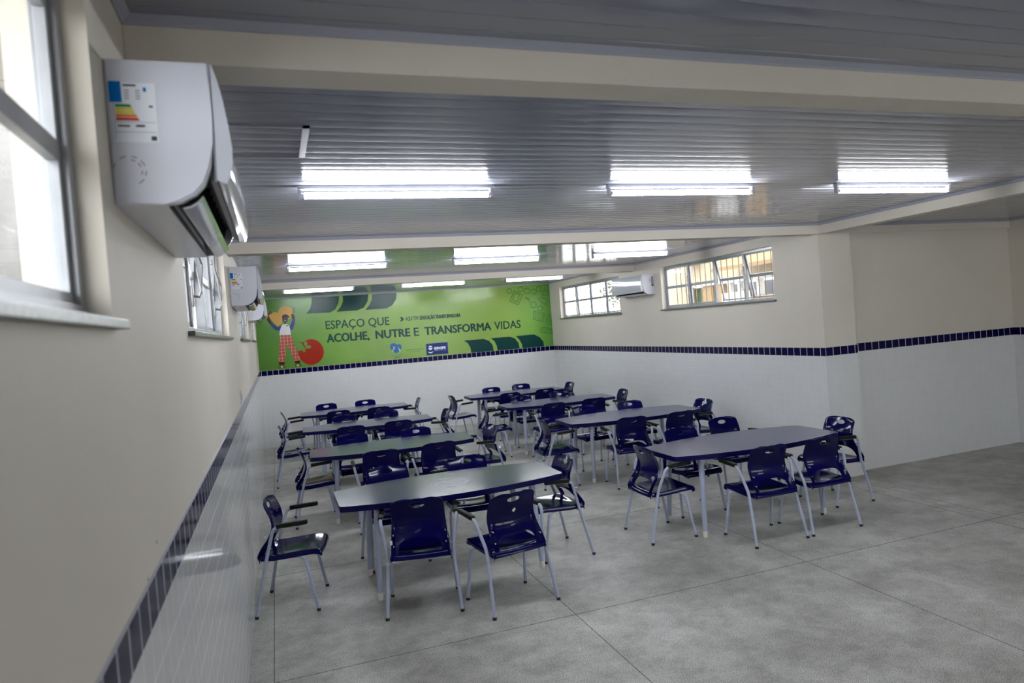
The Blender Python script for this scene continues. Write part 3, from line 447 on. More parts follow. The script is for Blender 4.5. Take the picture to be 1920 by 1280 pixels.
bpart('back_wall', M['ext_bluegrey'], ((12.6, 9, -.12), (12.8, 17.4, 2.70)), ((10.8, 17.2, -.12), (12.6, 17.4, 2.7)))
bpart('pier', M['ext_eave'], ((10.62, 14.42, -.12), (10.78, 14.85, 2.70))); bpart('pier', M['ext_eave'], ((10.6, 14.05, -.12), (10.78, 14.24, 2.70)))
bpart('parapet', M['ext_white'], ((10.6, 13.0, -.12), (10.75, 14.05, 2.40))); bpart('parapet', M['ext_tan'], ((10.6, 9, -.12), (10.75, 13.0, 2.28)))
for yy in (9.6, 10.6, 11.6, 12.68, 13.35, 13.72): bpart('post', M['ext_white'], ((10.62, yy, 2.2), (10.75, yy+.11, 2.70)))
bpart('lintel', M['ext_white'], ((10.58, 9, 2.63), (10.6, 15.42, 2.71)))
bpart('dark_opening_sheet', M['leaf'], ((10.79, 14.85, -.12), (10.81, 15.42, 2.60)))  # thin dark green sheet, paints the dark interior of the opening
bm = bmesh.new(); prism(bm, [(-.9, 2.98), (-.9, 3.06), (0, 3.55), (0, 3.46)], 0, 4.15, axis=1); bm_obj('eave', bm, M['ext_eave'], b)
bm = bmesh.new(); prism(bm, [(-.3, 3.3), (-.3, 3.38), (0, 3.6), (0, 3.5)], 5.75, 6.3, axis=1); bm_obj('eave', bm, M['ext_eave'], b)
def shrub(x, y, h, r, label, seed, group=None):
    rr = random.Random(seed); root = empty('shrub', (x, y, -.12)); tag(root, label, 'shrub', group)
    bm = bmesh.new(); tube(bm, smooth_path([(0, 0, 0), (.03, .02, h*.35), (-.02, .04, h*.7)], 3), .05, 8)
    for k in range(6):
        a = k*1.05; tube(bm, [(0, .02, h*.4), (math.cos(a)*r*.5, math.sin(a)*r*.5, h*.7)], .02, 6)
    bm_obj('trunk', bm, M['bark'], root)
    bm = bmesh.new()
    for k in range(1100):
        d = Vector((rr.gauss(0, 1), rr.gauss(0, 1), rr.gauss(0, 1))).normalized()*r*rr.uniform(.45, 1)
        c = Vector((0, 0, h*.75))+Vector((d.x, d.y, d.z*.8)); u = Vector((rr.uniform(-1, 1), rr.uniform(-1, 1), rr.uniform(-1, 1))).normalized(); v = u.cross(Vector((rr.uniform(-1, 1), 1, .3))).normalized()
        s = rr.uniform(.05, .09); q = [bm.verts.new(c+p) for p in (-u*s, v*s*.5, u*s, -v*s*.5)]; bm.faces.new(q)
    bm_obj('foliage', bm, M['leaf'], root)
shrub(10.0, 15.3, 2.0, .42, 'dark green shrub in front of the cream building outside the right window', 3)
shrub(15.5, 27.5, 4.6, 1.3, 'pale green tree top outside the far right window', 8)

# ------------------------------------------------------------------ luminaires
def luminaire():
    r = empty('fluorescent_batten_light', (0, 0, ZC))
    bm = bmesh.new(); box(bm, (-.58, -.020, -.022), (.58, .020, -.001), .003); bm_obj('batten_body', bm, M['batten'], r)
    for s in (-1, 1):
        bm = bmesh.new(); box(bm, (s*.568-.011, -.015, -.074), (s*.568+.011, .015, -.022), .004); bm_obj('lamp_holder', bm, M['batten'], r)
    bm = bmesh.new(); cyl(bm, (-.545, 0, -.056), (.545, 0, -.056), .0175, 20); t_ = bm_obj('tube', bm, M['tube'], r, True)
    for s in (-1, 1):
        bm = bmesh.new(); cyl(bm, (s*.545, 0, -.056), (s*.558, 0, -.056), .016, 16); bm_obj('tube_cap', bm, M['grey_plastic'], t_, True)
    return r
lp = luminaire(); firstL = True
LROW = [(4.06, 'nearest row'), (8.22, 'middle row beyond the second beam'), (11.85, 'last row before the green mural')]
LX = [(1.08, 'left-hand'), (3.03, 'middle'), (4.93, 'right-hand')]
spots = [(x, y, 'lit fluorescent light, %s one in the %s' % (lx, ly), 'ceiling lights over the tables') for y, ly in LROW for x, lx in LX]
spots += [(7.75, -2.4, 'added unseen fill light, a fluorescent batten in the front corner behind the camera', 'ceiling lights over the tables')]  # extra batten out of view, added to light the front bay
for i, (x, y, lab, grp) in enumerate(spots):
    o = lp if i == 0 else copy_tree(lp)
    o.location = (x, y, ZC); tag(o, lab, 'light fixture', grp)

# ------------------------------------------------------------------ air conditioners
def air_conditioner():
    """wall at local x = 0, body towards +x, length 1.0 along y from 0 to 1"""
    r = empty('air_conditioner', (0, 0, 0)); Lh = 1.01
    full = [(0, 0), (.10, 0), (.135, .006), (.165, .022), (.187, .046), (.203, .085), (.211, .14), (.214, .21), (.215, .318), (.21, .323), (0, .323)]
    mid = [(0, 0), (.104, 0), (.100, .03), (.12, .10), (.20, .10), (.209, .14), (.213, .21), (.215, .318), (.21, .323), (0, .323)]
    bm = bmesh.new(); prism(bm, full, 0, .03, 1); prism(bm, full, Lh-.03, Lh, 1); prism(bm, mid, .03, Lh-.03, 1)
    bmesh.ops.bevel(bm, geom=[e for e in bm.edges if e.is_boundary is False and abs(e.verts[0].co.y-e.verts[1].co.y) < 1e-6 and (e.verts[0].co.y < 1e-6 or e.verts[0].co.y > Lh-1e-6)], offset=.005, segments=3, affect='EDGES')
    bm_obj('casing', bm, M['ac'], r, True, 40)
    bm = bmesh.new()
    out = [(.221, .321), (.231, .285), (.240, .235), (.247, .18), (.251, .13), (.250, .095), (.244, .065), (.234, .045)]
    inn = [(.213, .055), (.214, .09), (.2155, .16), (.217, .25), (.217, .318)]
    prism(bm, out+inn, .004, Lh-.004, 1); bmesh.ops.bevel(bm, geom=bm.edges[:], offset=.0012, segments=2, affect='EDGES'); bm_obj('front_panel', bm, M['ac_front'], r, True, 30)
    bm = bmesh.new(); prism(bm, [(.2095, .05), (.2125, .05), (.2165, .318), (.2145, .318)], .0032, Lh-.0032, 1); bm_obj('panel_seam', bm, M['grey_plastic'], r)
    bm = bmesh.new(); prism(bm, [(.105, .001), (.102, .03), (.122, .097), (.198, .097), (.196, .094), (.126, .092), (.107, .03), (.108, .003)], .032, Lh-.032, 1)
    for k in range(10): yy = .08+k*.094; prism(bm, [(.125, .035), (.165, .035), (.18, .092), (.13, .092)], yy, yy+.003, 1)
    bm_obj('air_outlet', bm, M['dark'], r)
    bm = bmesh.new(); prism(bm, [(.134, -.006), (.152, -.002), (.168, .008), (.180, .022), (.177, .025), (.165, .012), (.150, .002), (.134, -.002)], .036, Lh-.036, 1); bm_obj('louver', bm, M['ac_front'], r, True, 25)
    bm = bmesh.new(); box(bm, (.198, .034, .060), (.215, Lh-.034, .098)); bm_obj('outlet_rail', bm, M['grey_plastic'], r)
    # marks on the end: knock-out outline and catch
    bm = bmesh.new()
    for (a0, a1) in ((20, 45), (60, 80), (100, 125), (150, 170), (300, 325), (340, 360)):
        for R_ in (.034, .026):
            if R_ == .026 and a0 in (100, 150, 300): continue
            p = [(.036+R_*math.cos(math.radians(a)), .075+R_*math.sin(math.radians(a))) for a in (a0, (a0+a1)/2, a1)]
            q = [(.036+(R_-.003)*math.cos(math.radians(a)), .075+(R_-.003)*math.sin(math.radians(a))) for a in (a1, (a0+a1)/2, a0)]
            prism(bm, p+q, -.0006, .0005, 1)
    bm_obj('knockout_mark', bm, M['grey_plastic'], r)
    return r
def energy_label(r):
    """label on the end face at local y = 0 : white sheet, blue tag, efficiency bars, small print"""
    x0, x1, z0, z1 = .010, .100, .138, .270
    bm = bmesh.new(); box(bm, (x0, -.0012, z0), (x1, 0, z1)); lb = bm_obj('energy_label', bm, M['p_label'], r)
    def patch(nm, m, *rects):
        bm = bmesh.new()
        for a in rects:
            if len(a) == 4: prism(bm, [(a[0], a[1]), (a[2], a[1]), (a[2], a[3]), (a[0], a[3])], -.0020, -.0010, 1)
            else: prism(bm, a[0], -.0020, -.0010, 1)
        return bm_obj(nm, bm, m, lb)
    patch('blue_tag', M['p_lblue'], (x0-.002, .226, x0+.022, .272)); 
    for k, m in enumerate(('p_g', 'p_y', 'p_y', 'p_o', 'p_r')):
        za = .222-k*.0075; patch('efficiency_bar', M[m], ([(x0+.008, za), (x0+.037+k*.0035, za), (x0+.041+k*.0035, za-.0062), (x0+.008, za-.0062)],))
    ink = [(x0+.026, .262, x0+.052, .266), (x0+.010, .172, x0+.034, .176), (x0+.046, .172, x0+.064, .177), (x0+.075, .142, x0+.086, .152), (x0+.075, .216, x0+.083, .220)]
    for q_ in ink: patch('small_print', M['p_ink'], q_)
    patch('small_print_lines', M['p_ink'], *[(x0+c_, .252-j*.006, x0+c_+.009, .2535-j*.006) for j in range(4) for c_ in (.028, .05)])
    patch('rule', M['p_lblue'], (x0+.004, .182, x1-.003, .1826), (x0+.004, .160, x1-.003, .1606), (x0+.004, .142, x0+.0046, .225), (x0+.066, .251, x0+.072, .260))
AZ = 2.344
ac = air_conditioner(); energy_label(ac); ac.location = (.001, 1.72, AZ)
tag(ac, 'large white air conditioner with energy label, closest to the camera on left wall', 'air conditioner', 'air conditioners')
for y_, lab in ((6.10, 'white split air conditioner on the left wall, second from the camera, past the second window'), (9.95, 'white split air conditioner on the left wall nearest the green mural')):
    o = copy_tree(ac); o.location = (.001, y_, AZ); tag(o, lab, 'air conditioner')
o = copy_tree(ac); o.location = (W-.001, 10.68, AZ); o.rotation_euler = (0, 0, math.pi); tag(o, 'white split air conditioner on the right wall between the two windows', 'air conditioner')
for c in list(kids(o)):
    if c.name.startswith('energy_label'):     # this unit carries a grey rating plate instead
        for k_ in list(kids(c)): bpy.data.objects.remove(k_)
        bpy.data.objects.remove(c)
bm = bmesh.new(); box(bm, (.012, 1.01, .13), (.055, 1.0115, .285)); pl_ = bm_obj('rating_plate', bm, M['grey_plastic'], o)
bm = bmesh.new(); box(bm, (.014, 1.0115, .132), (.053, 1.0122, .150)); bm_obj('dark_stripe', bm, M['dark'], pl_)
bm = bmesh.new(); box(bm, (.075, 1.01, .20), (.088, 1.0115, .25)); bm_obj('small_sticker', bm, M['grey_plastic'], o)
sw = empty('switch_plate', (0, 6.33, 1.575)); tag(sw, 'small grey switch plate on the left wall above the blue tile band', 'switch')
bm = bmesh.new(); box(bm, (0, -.038, -.06), (.009, .038, .06), .002); bm_obj('plate', bm, M['ac'], sw)
bm = bmesh.new(); box(bm, (.009, -.012, -.025), (.013, .012, .025), .0015); bm_obj('rocker', bm, M['grey_plastic'], sw)

# ------------------------------------------------------------------ mural on the back wall
YM = D-.003
mural_root = empty('wall_mural', (0, D, 0)); tag(mural_root, 'long glossy green printed mural with slogan across the back wall', 'mural')
def mb_obj(nm, bm, m, parent=mural_root):
    for v in bm.verts: v.co.y -= D
    return bm_obj(nm, bm, m, parent)
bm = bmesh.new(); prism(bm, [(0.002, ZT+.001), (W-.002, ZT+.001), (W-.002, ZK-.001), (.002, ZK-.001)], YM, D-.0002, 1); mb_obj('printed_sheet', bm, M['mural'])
layer = [0]
def shp(bm, key, lay, mi=0): prism(bm, MURAL[key] if isinstance(key, str) else key, YM-.0006*lay-.0005, YM-.0006*lay+.0003, 1, mi=mi)
def fig(nm, keys, lay=1):
    ms = []; bm = bmesh.new()
    for k, m in keys:
        if m not in ms: ms.append(m)
        shp(bm, k, lay, ms.index(m)); lay += 1 if nm == 'painted_person' else 0
    return mb_obj(nm, bm, [M[x] for x in ms])
for k in range(1, 7): fig('leaf_shape', [('chev%d' % k, 'p_dark')], 1)
fig('painted_squash', [('gourd_b', 'p_orange')], 1); fig('painted_squash', [('gourd_a', 'p_orange')], 2)
fig('painted_tomato', [('tomato', 'p_red')], 1); fig('tomato_leaf', [(k, 'p_leaf') for k in ('leaf1', 'leaf2', 'leaf3', 'leaf4')], 2); fig('tomato_stem', [('stem', 'p_stem')], 3)
def lim(keys, nm):
    ms = []; bm = bmesh.new()
    for k, m, lay in keys:
        if m not in ms: ms.append(m)
        shp(bm, k, lay, ms.index(m))
    return mb_obj(nm, bm, [M[x] for x in ms])
person = lim([('fore_l', 'p_brown', 3), ('fore_r', 'p_brown', 3), ('neck', 'p_skin', 3), ('head', 'p_skin', 5), ('beard', 'p_black', 6), ('smile', 'p_white', 7)]
             + [('fing_l%d' % i, 'p_brown', 3+i % 2) for i in range(5)] + [('fing_r%d' % i, 'p_brown', 3+i % 2) for i in range(4)], 'painted_person')
def sub(keys, nm):
    o = lim(keys, nm); o.parent = person; return o
sub([('arm_l', 'p_blue', 4), ('arm_r', 'p_purple', 4)], 'sleeve'); sub([('torso', 'p_white', 5), ('dot', 'p_ink', 6)], 'shirt')
sub([('leg_l', 'p_plaid', 4), ('leg_r', 'p_plaid', 5)], 'trousers'); sub([('cap', 'p_black', 7)], 'cap')
for a_ in 'lr': sub([('sock_'+a_, 'p_sock', 4), ('shoe_'+a_, 'p_olive', 3), ('buckle_'+a_, 'p_lime', 5)], 'shoe')
def text(body, x0, x1, z0, z1, m, bold=0, shear=0, lay=1, parent=mural_root, nm='lettering'):
    """slogan lettering, cap height z0..z1, fitted between x0 and x1"""
    def mk(s):
        c = bpy.data.curves.new('c', 'FONT'); c.body = s; c.size = 1; c.offset = 0; c.extrude = 0; c.shear = shear; c.resolution_u = 3
        o = bpy.data.objects.new('c', c); COL.objects.link(o); dg = bpy.context.evaluated_depsgraph_get(); me = bpy.data.meshes.new_from_object(o.evaluated_get(dg))
        bpy.data.objects.remove(o); bpy.data.curves.remove(c); return me
    ref = mk('E'); h0 = min(v.co.y for v in ref.vertices); h1 = max(v.co.y for v in ref.vertices); bpy.data.meshes.remove(ref)
    me = mk(body); xs = [v.co.x for v in me.vertices]; a, b = min(xs), max(xs); k = (z1-z0)/(h1-h0); w = bold*(z1-z0); kx = (x1-x0-2*w)/(b-a)
    yy = YM-.0006*lay-.0004-(D if parent is not None else 0); big = bmesh.new()
    for n_, (dx, dz) in enumerate([(0, 0)] if not bold else [(-w, 0), (w, 0), (0, w*.6), (0, -w*.6), (-w*.6, w*.4), (w*.6, -w*.4)]):
        t_ = bmesh.new(); t_.from_mesh(me)
        for v in t_.verts: v.co = Vector((x0+w+(v.co.x-a)*kx+dx, yy-.00004*n_, z0+(v.co.y-h0)*k*(1-2*.6*w/(z1-z0))+.6*w+dz))
        merge(big, t_)
    me.clear_geometry(); big.to_mesh(me); big.free()
    me.materials.clear(); o = link(nm, me, m, parent); return o
tz = .005
text('ESPAÇO QUE', 1.292, 2.559, 2.215, 2.380, M['p_text'], .022)
for s_, a_, b_, bo in (('ACOLHE,', 1.292, 2.135, .055), ('NUTRE', 2.255, 2.968, .055), ('E', 3.042, 3.152, .022), ('TRANSFORMA', 3.262, 4.722, .055), ('VIDAS', 4.79, 5.392, .022)):
    text(s_, a_, b_, 1.948, 2.118, M['p_text'], bo)
text('AQUI TEM', 2.89, 3.158, 2.273, 2.353, M['p_text'], .02, .12); text('EDUCAÇÃO TRANSFORMADORA', 3.185, 4.062, 2.273, 2.353, M['p_text'], .06, .12)
bm = bmesh.new(); prism(bm, [(2.775, 2.272), (2.825, 2.272), (2.862, 2.314), (2.825, 2.357), (2.775, 2.357), (2.805, 2.314)], YM-.001, YM-.0002, 1); mb_obj('arrow_mark', bm, M['p_text'])
bm = bmesh.new(); shp(bm, 'logo', 1); lg = mb_obj('logo_panel', bm, M['p_logo'])
c1 = lim([('crest', 'p_badge', 2), ('cr_ribbon', 'p_badge', 2), ('cr_band', 'p_logo', 3)], 'crest'); c1.parent = lg
text('SERGIPE', 3.432, 3.692, 1.634, 1.686, M['p_badge'], .09, .1, 2, lg, 'logo_lettering'); text('GOVERNO DO ESTADO', 3.432, 3.692, 1.607, 1.619, M['p_badge'], .0, 0, 2, lg, 'logo_lettering')
text('SECRETARIA DE ESTADO', 2.855, 3.218, 1.661, 1.681, M['p_small'], .0); text('DA EDUCAÇÃO', 2.93, 3.143, 1.617, 1.637, M['p_small'], .0)
h = lim([('heart', 'p_heart', 1), ('h1', 'p_orange', 2), ('h1b', 'p_badge', 2), ('h2', 'p_leaf', 2), ('h2b', 'p_badge', 2)], 'heart_emblem')
text('ALIMENTANDO', 2.51, 2.79, 1.573, 1.594, M['p_teal'], .0); text('VIDAS', 2.596, 2.712, 1.532, 1.553, M['p_text'], .05)
bm = bmesh.new()
def loop_tube(pts, closed=True, w=.007):
    n_ = len(pts)
    for i in range(n_ if closed else n_-1):
        a, b_ = Vector(pts[i]), Vector(pts[(i+1) % n_]); d = b_-a
        if d.length < 1e-5: continue
        q = Vector((-d.y, d.x)).normalized()*w
        prism(bm, [tuple(a+q), tuple(b_+q), tuple(b_-q), tuple(a-q)], YM-.0008, YM+.0002, 1)
def clipx(pts): return [(min(p[0], W-.01), min(max(p[1], ZT+.01), ZK-.01)) for p in pts]
for k in CIRC: loop_tube(clipx(CIRC[k]))
for k in DOODLE: loop_tube(clipx(DOODLE[k]), k not in ('pen', 'pen2'))
q = DOODLE['calc']
for i in range(1, 5):
    t_ = i/5; a = Vector(q[0]).lerp(Vector(q[1]), t_); b2 = Vector(q[3]).lerp(Vector(q[2]), t_); loop_tube([tuple(a), tuple(b2)], False, .003)
    a = Vector(q[0]).lerp(Vector(q[3]), t_); b2 = Vector(q[1]).lerp(Vector(q[2]), t_); loop_tube([tuple(a), tuple(b2)], False, .003)
mb_obj('outline_doodle', bm, M['p_doodle'])

# ------------------------------------------------------------------ tables
def make_table(topmat):
    r = empty('canteen_table', (0, 0, 0))
    hl, he, hm = .915, .285, .435                    # half length, half width at the ends and in the middle
    pts = []; K = 14
    for i in range(K+1):
        x = -hl+2*hl*i/K; pts.append((x, -(he+(hm-he)*(1-(x/hl)**2))))
    pts += [(-p[0], -p[1]) for p in pts]
    def rounded(pts, rr=.03):
        out = []
        n_ = len(pts)
        for i, p in enumerate(pts):
            a = Vector(pts[i-1]); b_ = Vector(p); c = Vector(pts[(i+1) % n_])
            if (a-b_).angle(c-b_) < math.radians(140):
                u = (a-b_).normalized()*rr; v = (c-b_).normalized()*rr
                for t_ in (0, .25, .5, .75, 1): out.append(tuple((b_+u)*(1-t_)**2+b_*2*t_*(1-t_)+(b_+v)*t_*t_))
            else: out.append(tuple(p))
        return out
    pts = rounded(pts)
    bm = bmesh.new(); prism(bm, pts, .706, .750, 2)
    bm.faces.ensure_lookup_table()
    e = [x for x in bm.edges if abs(x.verts[0].co.z-x.verts[1].co.z) < 1e-6]
    bmesh.ops.bevel(bm, geom=e, offset=.003, segments=2, affect='EDGES')
    bmesh.ops.recalc_face_normals(bm, faces=bm.faces)
    for f in bm.faces: f.material_index = 1 if f.normal.z > .5 else 0
    bm_obj('tabletop', bm, [M['edge'], topmat], r, True, 30)
    bm = bmesh.new(); z0, z1 = .675, .7055
    for s in (-1, 1): box(bm, (-.60, s*.255-.012, z0), (.60, s*.255+.012, z1), .002); box(bm, (s*.62-.02, -.243, z0), (s*.62+.0, .243, z1), .002)
    bm_obj('apron', bm, M['metal'], r)
    for sx in (-1, 1):
        for sy in (-1, 1):
            bm = bmesh.new(); tube(bm, [(sx*.635, sy*.262, .7055), (sx*.665, sy*.295, .055)], [.027, .021], 16); lg_ = bm_obj('leg', bm, M['metal'], r, True)
            bm = bmesh.new(); tube(bm, [(sx*.665, sy*.295, .056), (sx*.6665, sy*.2965, .005), (sx*.6665, sy*.2965, 0)], [.0235, .022, .019], 16); bm_obj('foot_cap', bm, M['white_cap'], lg_, True)
    return r
t_sw = make_table(M['top_swirl']); t_pl = make_table(M['top'])
ROW = ['first row from the camera', 'second row from the camera', 'third row from the camera', 'row against the back wall']
TAB = [(t_sw, 1.588, 5.59, 0, 'navy boat-shaped table with a round polished mark on its top, at the front left'),
       (t_pl, 1.50, 7.97, -.055, 'navy boat-shaped table reflecting green, left column, second row from the camera'),
       (None, 1.51, 10.22, -.045, 'navy boat-shaped table in the left column, third row from the camera'),
       (None, 1.555, 12.39, -.03, 'navy boat-shaped table in the left column, closest to the mural wall'),
       (None, 4.465, 5.53, 0, 'navy boat-shaped table at the front right, beside the wall corner'),
       (None, 4.575, 7.97, -.03, 'navy boat-shaped table in the right column, second row from the camera'),
       (None, 4.535, 10.26, -.045, 'navy boat-shaped table in the right column, third row from the camera'),
       (None, 4.52, 12.30, -.03, 'navy boat-shaped table in the right column, closest to the mural wall')]
for src, x, y, a, lab in TAB:
    o = src if src is not None else copy_tree(t_pl)
    o.location = (x, y, 0); o.rotation_euler = (0, 0, a); tag(o, lab, 'table', 'canteen tables')

# ------------------------------------------------------------------ chairs
def grid_shell(rows, ucols, fn, skip=None):
    """fn(row index, u) -> Vector; returns a bmesh sheet"""
    bm = bmesh.new(); V = [[bm.verts.new(fn(i, u)) for u in ucols] for i in range(rows)]
    for i in range(rows-1):
        for j in range(len(ucols)-1): bm.faces.new([V[i][j], V[i][j+1], V[i+1][j+1], V[i+1][j]])
    return bm
def interp(tab, t_):
    """piecewise Catmull-Rom through tuples, t in 0..1"""
    n_ = len(tab)-1; x = min(max(t_*n_, 0), n_-1e-9); i = int(x); f = x-i
    p0, p1, p2, p3 = tab[max(i-1, 0)], tab[i], tab[i+1], tab[min(i+2, n_)]
    return [.5*((2*b_)+(-a+c)*f+(2*a-5*b_+4*c-d)*f*f+(-a+3*b_-3*c+d)*f**3) for a, b_, c, d in zip(p0, p1, p2, p3)]
def solid(bm, name, thick, cutters=(), parent=None, m=None, bev=0):
    me = bpy.data.meshes.new(name); bmesh.ops.recalc_face_normals(bm, faces=bm.faces); bm.to_mesh(me); bm.free()
    o = link(name, me, m, parent); md = o.modifiers.new('s', 'SOLIDIFY'); md.thickness = thick; md.offset = 0; md.use_quality_normals = True
    tmp = []
    for cbm in cutters:
        cme = bpy.data.meshes.new('k'); bmesh.ops.recalc_face_normals(cbm, faces=cbm.faces); cbm.to_mesh(cme); cbm.free(); co = bpy.data.objects.new('k', cme); COL.objects.link(co); tmp.append(co)
        b_ = o.modifiers.new('b', 'BOOLEAN'); b_.operation = 'DIFFERENCE'; b_.solver = 'EXACT'; b_.object = co
    bm_ops_apply(o)
    for c in tmp: bpy.data.objects.remove(c)
    for p in o.data.polygons: p.use_smooth = True
    o.data.set_sharp_from_angle(angle=math.radians(50))
    return o
def ell(cx, cz, rx, rz, y0, y1, n_=28, p=2.0):
    bm = bmesh.new(); pts = []
    for i in range(n_):
        a = 2*math.pi*i/n_; c, s = math.cos(a), math.sin(a)
        pts.append((cx+rx*math.copysign(abs(c)**(2/p), c), cz+rz*math.copysign(abs(s)**(2/p), s)))
    prism(bm, pts, y0, y1, 1); return bm
def make_chair():
    r = empty('canteen_armchair', (0, 0, 0))
    # seat sheet: rows front to back (y, z, half width); columns across with a turned-down rim
    S_ = [(.258, .398, .188), (.268, .418, .196), (.252, .442, .203), (.20, .452, .208), (.12, .449, .210), (.04, .443, .210), (-.04, .438, .210), (-.10, .437, .210), (-.145, .441, .210), (-.172, .436, .210), (-.182, .420, .209), (-.183, .402, .208)]
    us = [-1.09, -1.075, -1.04, -1, -.93, -.8, -.6, -.4, -.2, 0, .2, .4, .6, .8, .93, 1, 1.04, 1.075, 1.09]
    def fs(i, u):
        t_ = i/40; y, z, hw = interp(S_, t_); au = abs(u); s = 1 if u >= 0 else -1
        if t_ < .12: hw *= 1-.06*(1-t_/.12)**2
        dish = -.012*(1-min(au, 1)**2)*max(0, math.sin(math.pi*min(max((t_-.12)/.75, 0), 1)))
        curve = -.012*(1-min(au, 1)**2) if t_ > .72 else 0
        y += curve*(t_-.72)/.28 if t_ > .72 else 0
        y += .012*(1-min(au, 1)**2)*(1-t_/.2) if t_ < .2 else 0
        if au <= 1: return Vector((s*au*hw, y, z+dish))
        k = (au-1)/.09; drop = .036*k if .14 < t_ < .82 else .036*k*.35
        return Vector((s*(hw+.006*math.sin(k*1.6)), y, z-drop))
    seat = solid(grid_shell(41, us, fs), 'seat', .007, parent=r, m=M['shell'])
    # back sheet: rows bottom to top (y, z, half width, wing depth)
    B_ = [(-.168, .405, .207, .020), (-.160, .440, .206, .038), (-.142, .485, .204, .042), (-.122, .530, .202, .038), (-.103, .575, .199, .030), (-.092, .620, .196, .020), (-.092, .660, .194, .012), (-.103, .705, .192, .008), (-.122, .750, .190, .006), (-.142, .790, .188, .004), (-.160, .825, .186, .003)]
    ub = [-1.0, -.985, -.95, -.88, -.78, -.65, -.5, -.35, -.2, -.07, .07, .2, .35, .5, .65, .78, .88, .95, .985, 1.0]
    def fb(i, u):
        t_ = i/44; y, z, hw, wd = interp(B_, t_); z0 = .772; zt = .828
        if z > z0:
            f = min((z-z0)/(zt-z0), 1); hw *= max(0, 1-f**3.2)**(1/2.6)*.86+.14
        lat = .026*min(1, max(0, (z-.43)/.12)); au = abs(u); s = 1 if u >= 0 else -1
        yy = y+lat*au*au
        k = max(0, (au-.88)/.12)
        return Vector((u*hw*(1+.0*k), yy-wd*k**1.3, z))
    back = solid(grid_shell(45, ub, fb), 'backrest', .007, [ell(0, .775, .052, .020, -.4, .2), ell(0, .445, .155, .090, -.4, .2, 44, 3.2)], r, M['shell'])
    bm = bmesh.new()
    for s in (-1, 1):
        for (y, z) in ((-.158, .50), (-.134, .575)): cyl(bm, (s*.187, y-.010, z), (s*.187, y+.012, z), .0048, 10)
    bm_obj('rivet', bm, M['rivet'], back, True)
    for s in (-1, 1):
        side = [(s*.265, -.22, .012), (s*.236, -.128, .41), (s*.240, -.112, .47), (s*.273, -.062, .625), (s*.277, -.050, .648), (s*.278, -.028, .659), (s*.278, .0, .662), (s*.278, .175, .672)]
        bm = bmesh.new(); tube(bm, side, .0125, 12); rl = bm_obj('rear_leg', bm, M['metal'], r, True)
        bm = bmesh.new(); tube(bm, [(s*.2646, -.2185, .020), (s*.2654, -.221, 0)], .0142, 12); bm_obj('foot_cap', bm, M['cap'], rl, True)
        front = smooth_path([(s*.250, .222, .012), (s*.229, .158, .360), (s*.222, .142, .392), (s*.205, .120, .404), (s*.185, .085, .407), (s*.180, .0, .405), (s*.180, -.118, .402)], 3)
        bm = bmesh.new(); tube(bm, front, .0125, 12); fl = bm_obj('front_leg', bm, M['metal'], r, True)
        bm = bmesh.new(); tube(bm, [(s*.2495, .2205, .020), (s*.2505, .2235, 0)], .0142, 12); bm_obj('foot_cap', bm, M['cap'], fl, True)
        bm = bmesh.new(); box(bm, (s*.278-.017, -.028, .655), (s*.278+.017, .195, .687), .006)
        for v in bm.verts: v.co.z += (v.co.y+.0)*.055
        bm_obj('armrest', bm, M['pad'], r, True, 50)
    bm = bmesh.new(); cyl(bm, (-.238, -.125, .398), (.238, -.125, .398), .011, 12); cyl(bm, (-.18, .085, .400), (.18, .085, .400), .010, 12); bm_obj('crossbar', bm, M['metal'], r, True)
    return r
chair0 = make_chair()
T_ = {'L1': 'front left table', 'L2': 'second left table', 'L3': 'third left table', 'L4': 'left table nearest the mural',
      'R1': 'front right table', 'R2': 'second right table', 'R3': 'third right table', 'R4': 'right table nearest the mural'}
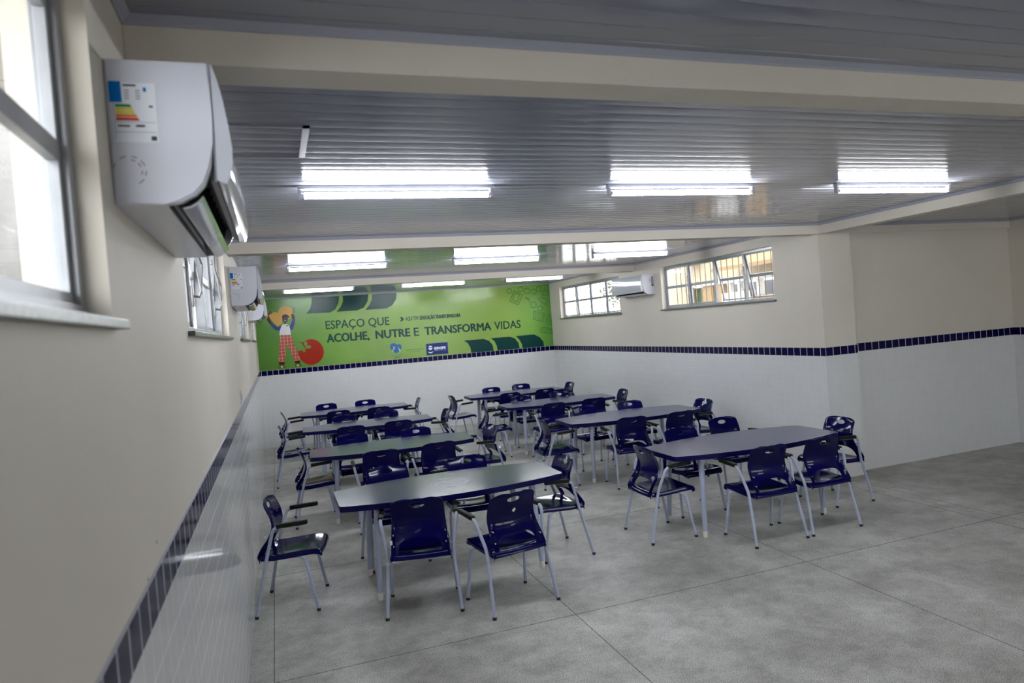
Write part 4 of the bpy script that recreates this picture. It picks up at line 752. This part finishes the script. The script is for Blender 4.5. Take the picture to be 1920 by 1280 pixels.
# key: table, side; value: x, y, yaw in degrees away from facing the table
CH = {'L1l': (.297, 5.615, -11), 'L1fL': (1.215, 5.04, -12), 'L1fR': (1.807, 4.78, 11), 'L1r': (2.525, 5.612, 2), 'L1bL': (1.19, 6.16, 3), 'L1bR': (1.91, 6.12, -4),
      'L2l': (.605, 8.012, 0), 'L2fL': (1.27, 7.33, -2), 'L2fR': (1.885, 7.37, 3), 'L2bL': (1.13, 8.565, 2), 'L2bR': (1.89, 8.45, -3), 'L2r': (2.60, 7.98, 6),
      'L3l': (.42, 10.34, 0), 'L3fL': (1.19, 9.62, 1), 'L3fR': (1.845, 9.63, -2), 'L3bL': (1.24, 10.83, -2), 'L3bR': (1.89, 10.77, 3), 'L3r': (2.57, 10.19, 2),
      'L4l': (.47, 12.45, 3), 'L4fL': (1.22, 11.85, 2), 'L4fR': (1.88, 11.73, -3), 'L4bL': (1.13, 13.06, 2), 'L4bR': (1.83, 13.0, -1), 'L4r': (2.59, 12.44, -3),
      'R1l': (3.525, 5.545, -2), 'R1fL': (4.235, 4.975, 0), 'R1fR': (4.830, 4.98, 0), 'R1r': (5.585, 5.555, 0), 'R1bL': (4.203, 6.05, 0), 'R1bR': (4.91, 6.30, 2),
      'R2l': (3.49, 7.94, -5), 'R2fL': (4.265, 7.39, -6), 'R2fR': (4.89, 7.34, 2), 'R2bL': (4.30, 8.58, 2), 'R2bR': (4.97, 8.53, -3), 'R2r': (5.62, 7.96, 3),
      'R3l': (3.42, 10.25, -8), 'R3fL': (4.14, 9.56, 2), 'R3fR': (4.82, 9.57, -4), 'R3bL': (4.19, 10.86, 4), 'R3bR': (4.86, 10.78, 2), 'R3r': (5.57, 10.16, -4),
      'R4l': (3.40, 12.25, 4), 'R4fL': (4.20, 11.70, -2), 'R4fR': (4.88, 11.74, 3), 'R4bL': (4.27, 12.83, 2), 'R4bR': (4.92, 12.93, -3), 'R4r': (5.58, 12.34, 2)}
SIDE = {'l': ('at the left end of the', -90), 'r': ('at the right end of the', 90), 'fL': ('with its back to the camera, left, at the', 0), 'fR': ('with its back to camera, right, at the', 0),
        'bL': ('facing the camera, left, behind the', 180), 'bR': ('facing the camera, right, behind the', 180)}
PROTO = []
for key, (x, y, a) in CH.items():
    o = chair0 if not PROTO else copy_tree(chair0); PROTO.append(o)
    ph, base = SIDE[key[2:]]
    o.location = (x, y, 0); o.rotation_euler = (0, 0, math.radians(base+a))
    ex = ''
    if key == 'L1fR': ex = ' with paper sticker'
    tag(o, 'navy armchair%s %s %s' % (ex, ph, T_[key[:2]]), 'chair', 'chairs around the canteen tables')
    if key in ('L1fR', 'L1fL'):
        bk = [c for c in kids(o) if c.name.startswith('backrest')][0]; bm = bmesh.new()
        if key == 'L1fR':
            box(bm, (-.014, -.0008, -.008), (.014, .0008, .008)); st = bm_obj('sticker', bm, M['sticker'], bk); st.location = (.012, -.1095, .690); st.rotation_euler = (-.25, -.75, 0)
        else:
            box(bm, (-.008, -.0008, -.014), (.008, .0008, .014)); st = bm_obj('sticker', bm, M['sticker'], bk); st.location = (-.200, -.186, .535); st.rotation_euler = (-.3, -.1, 0)
        st['label'] = 'small cream paper sticker'
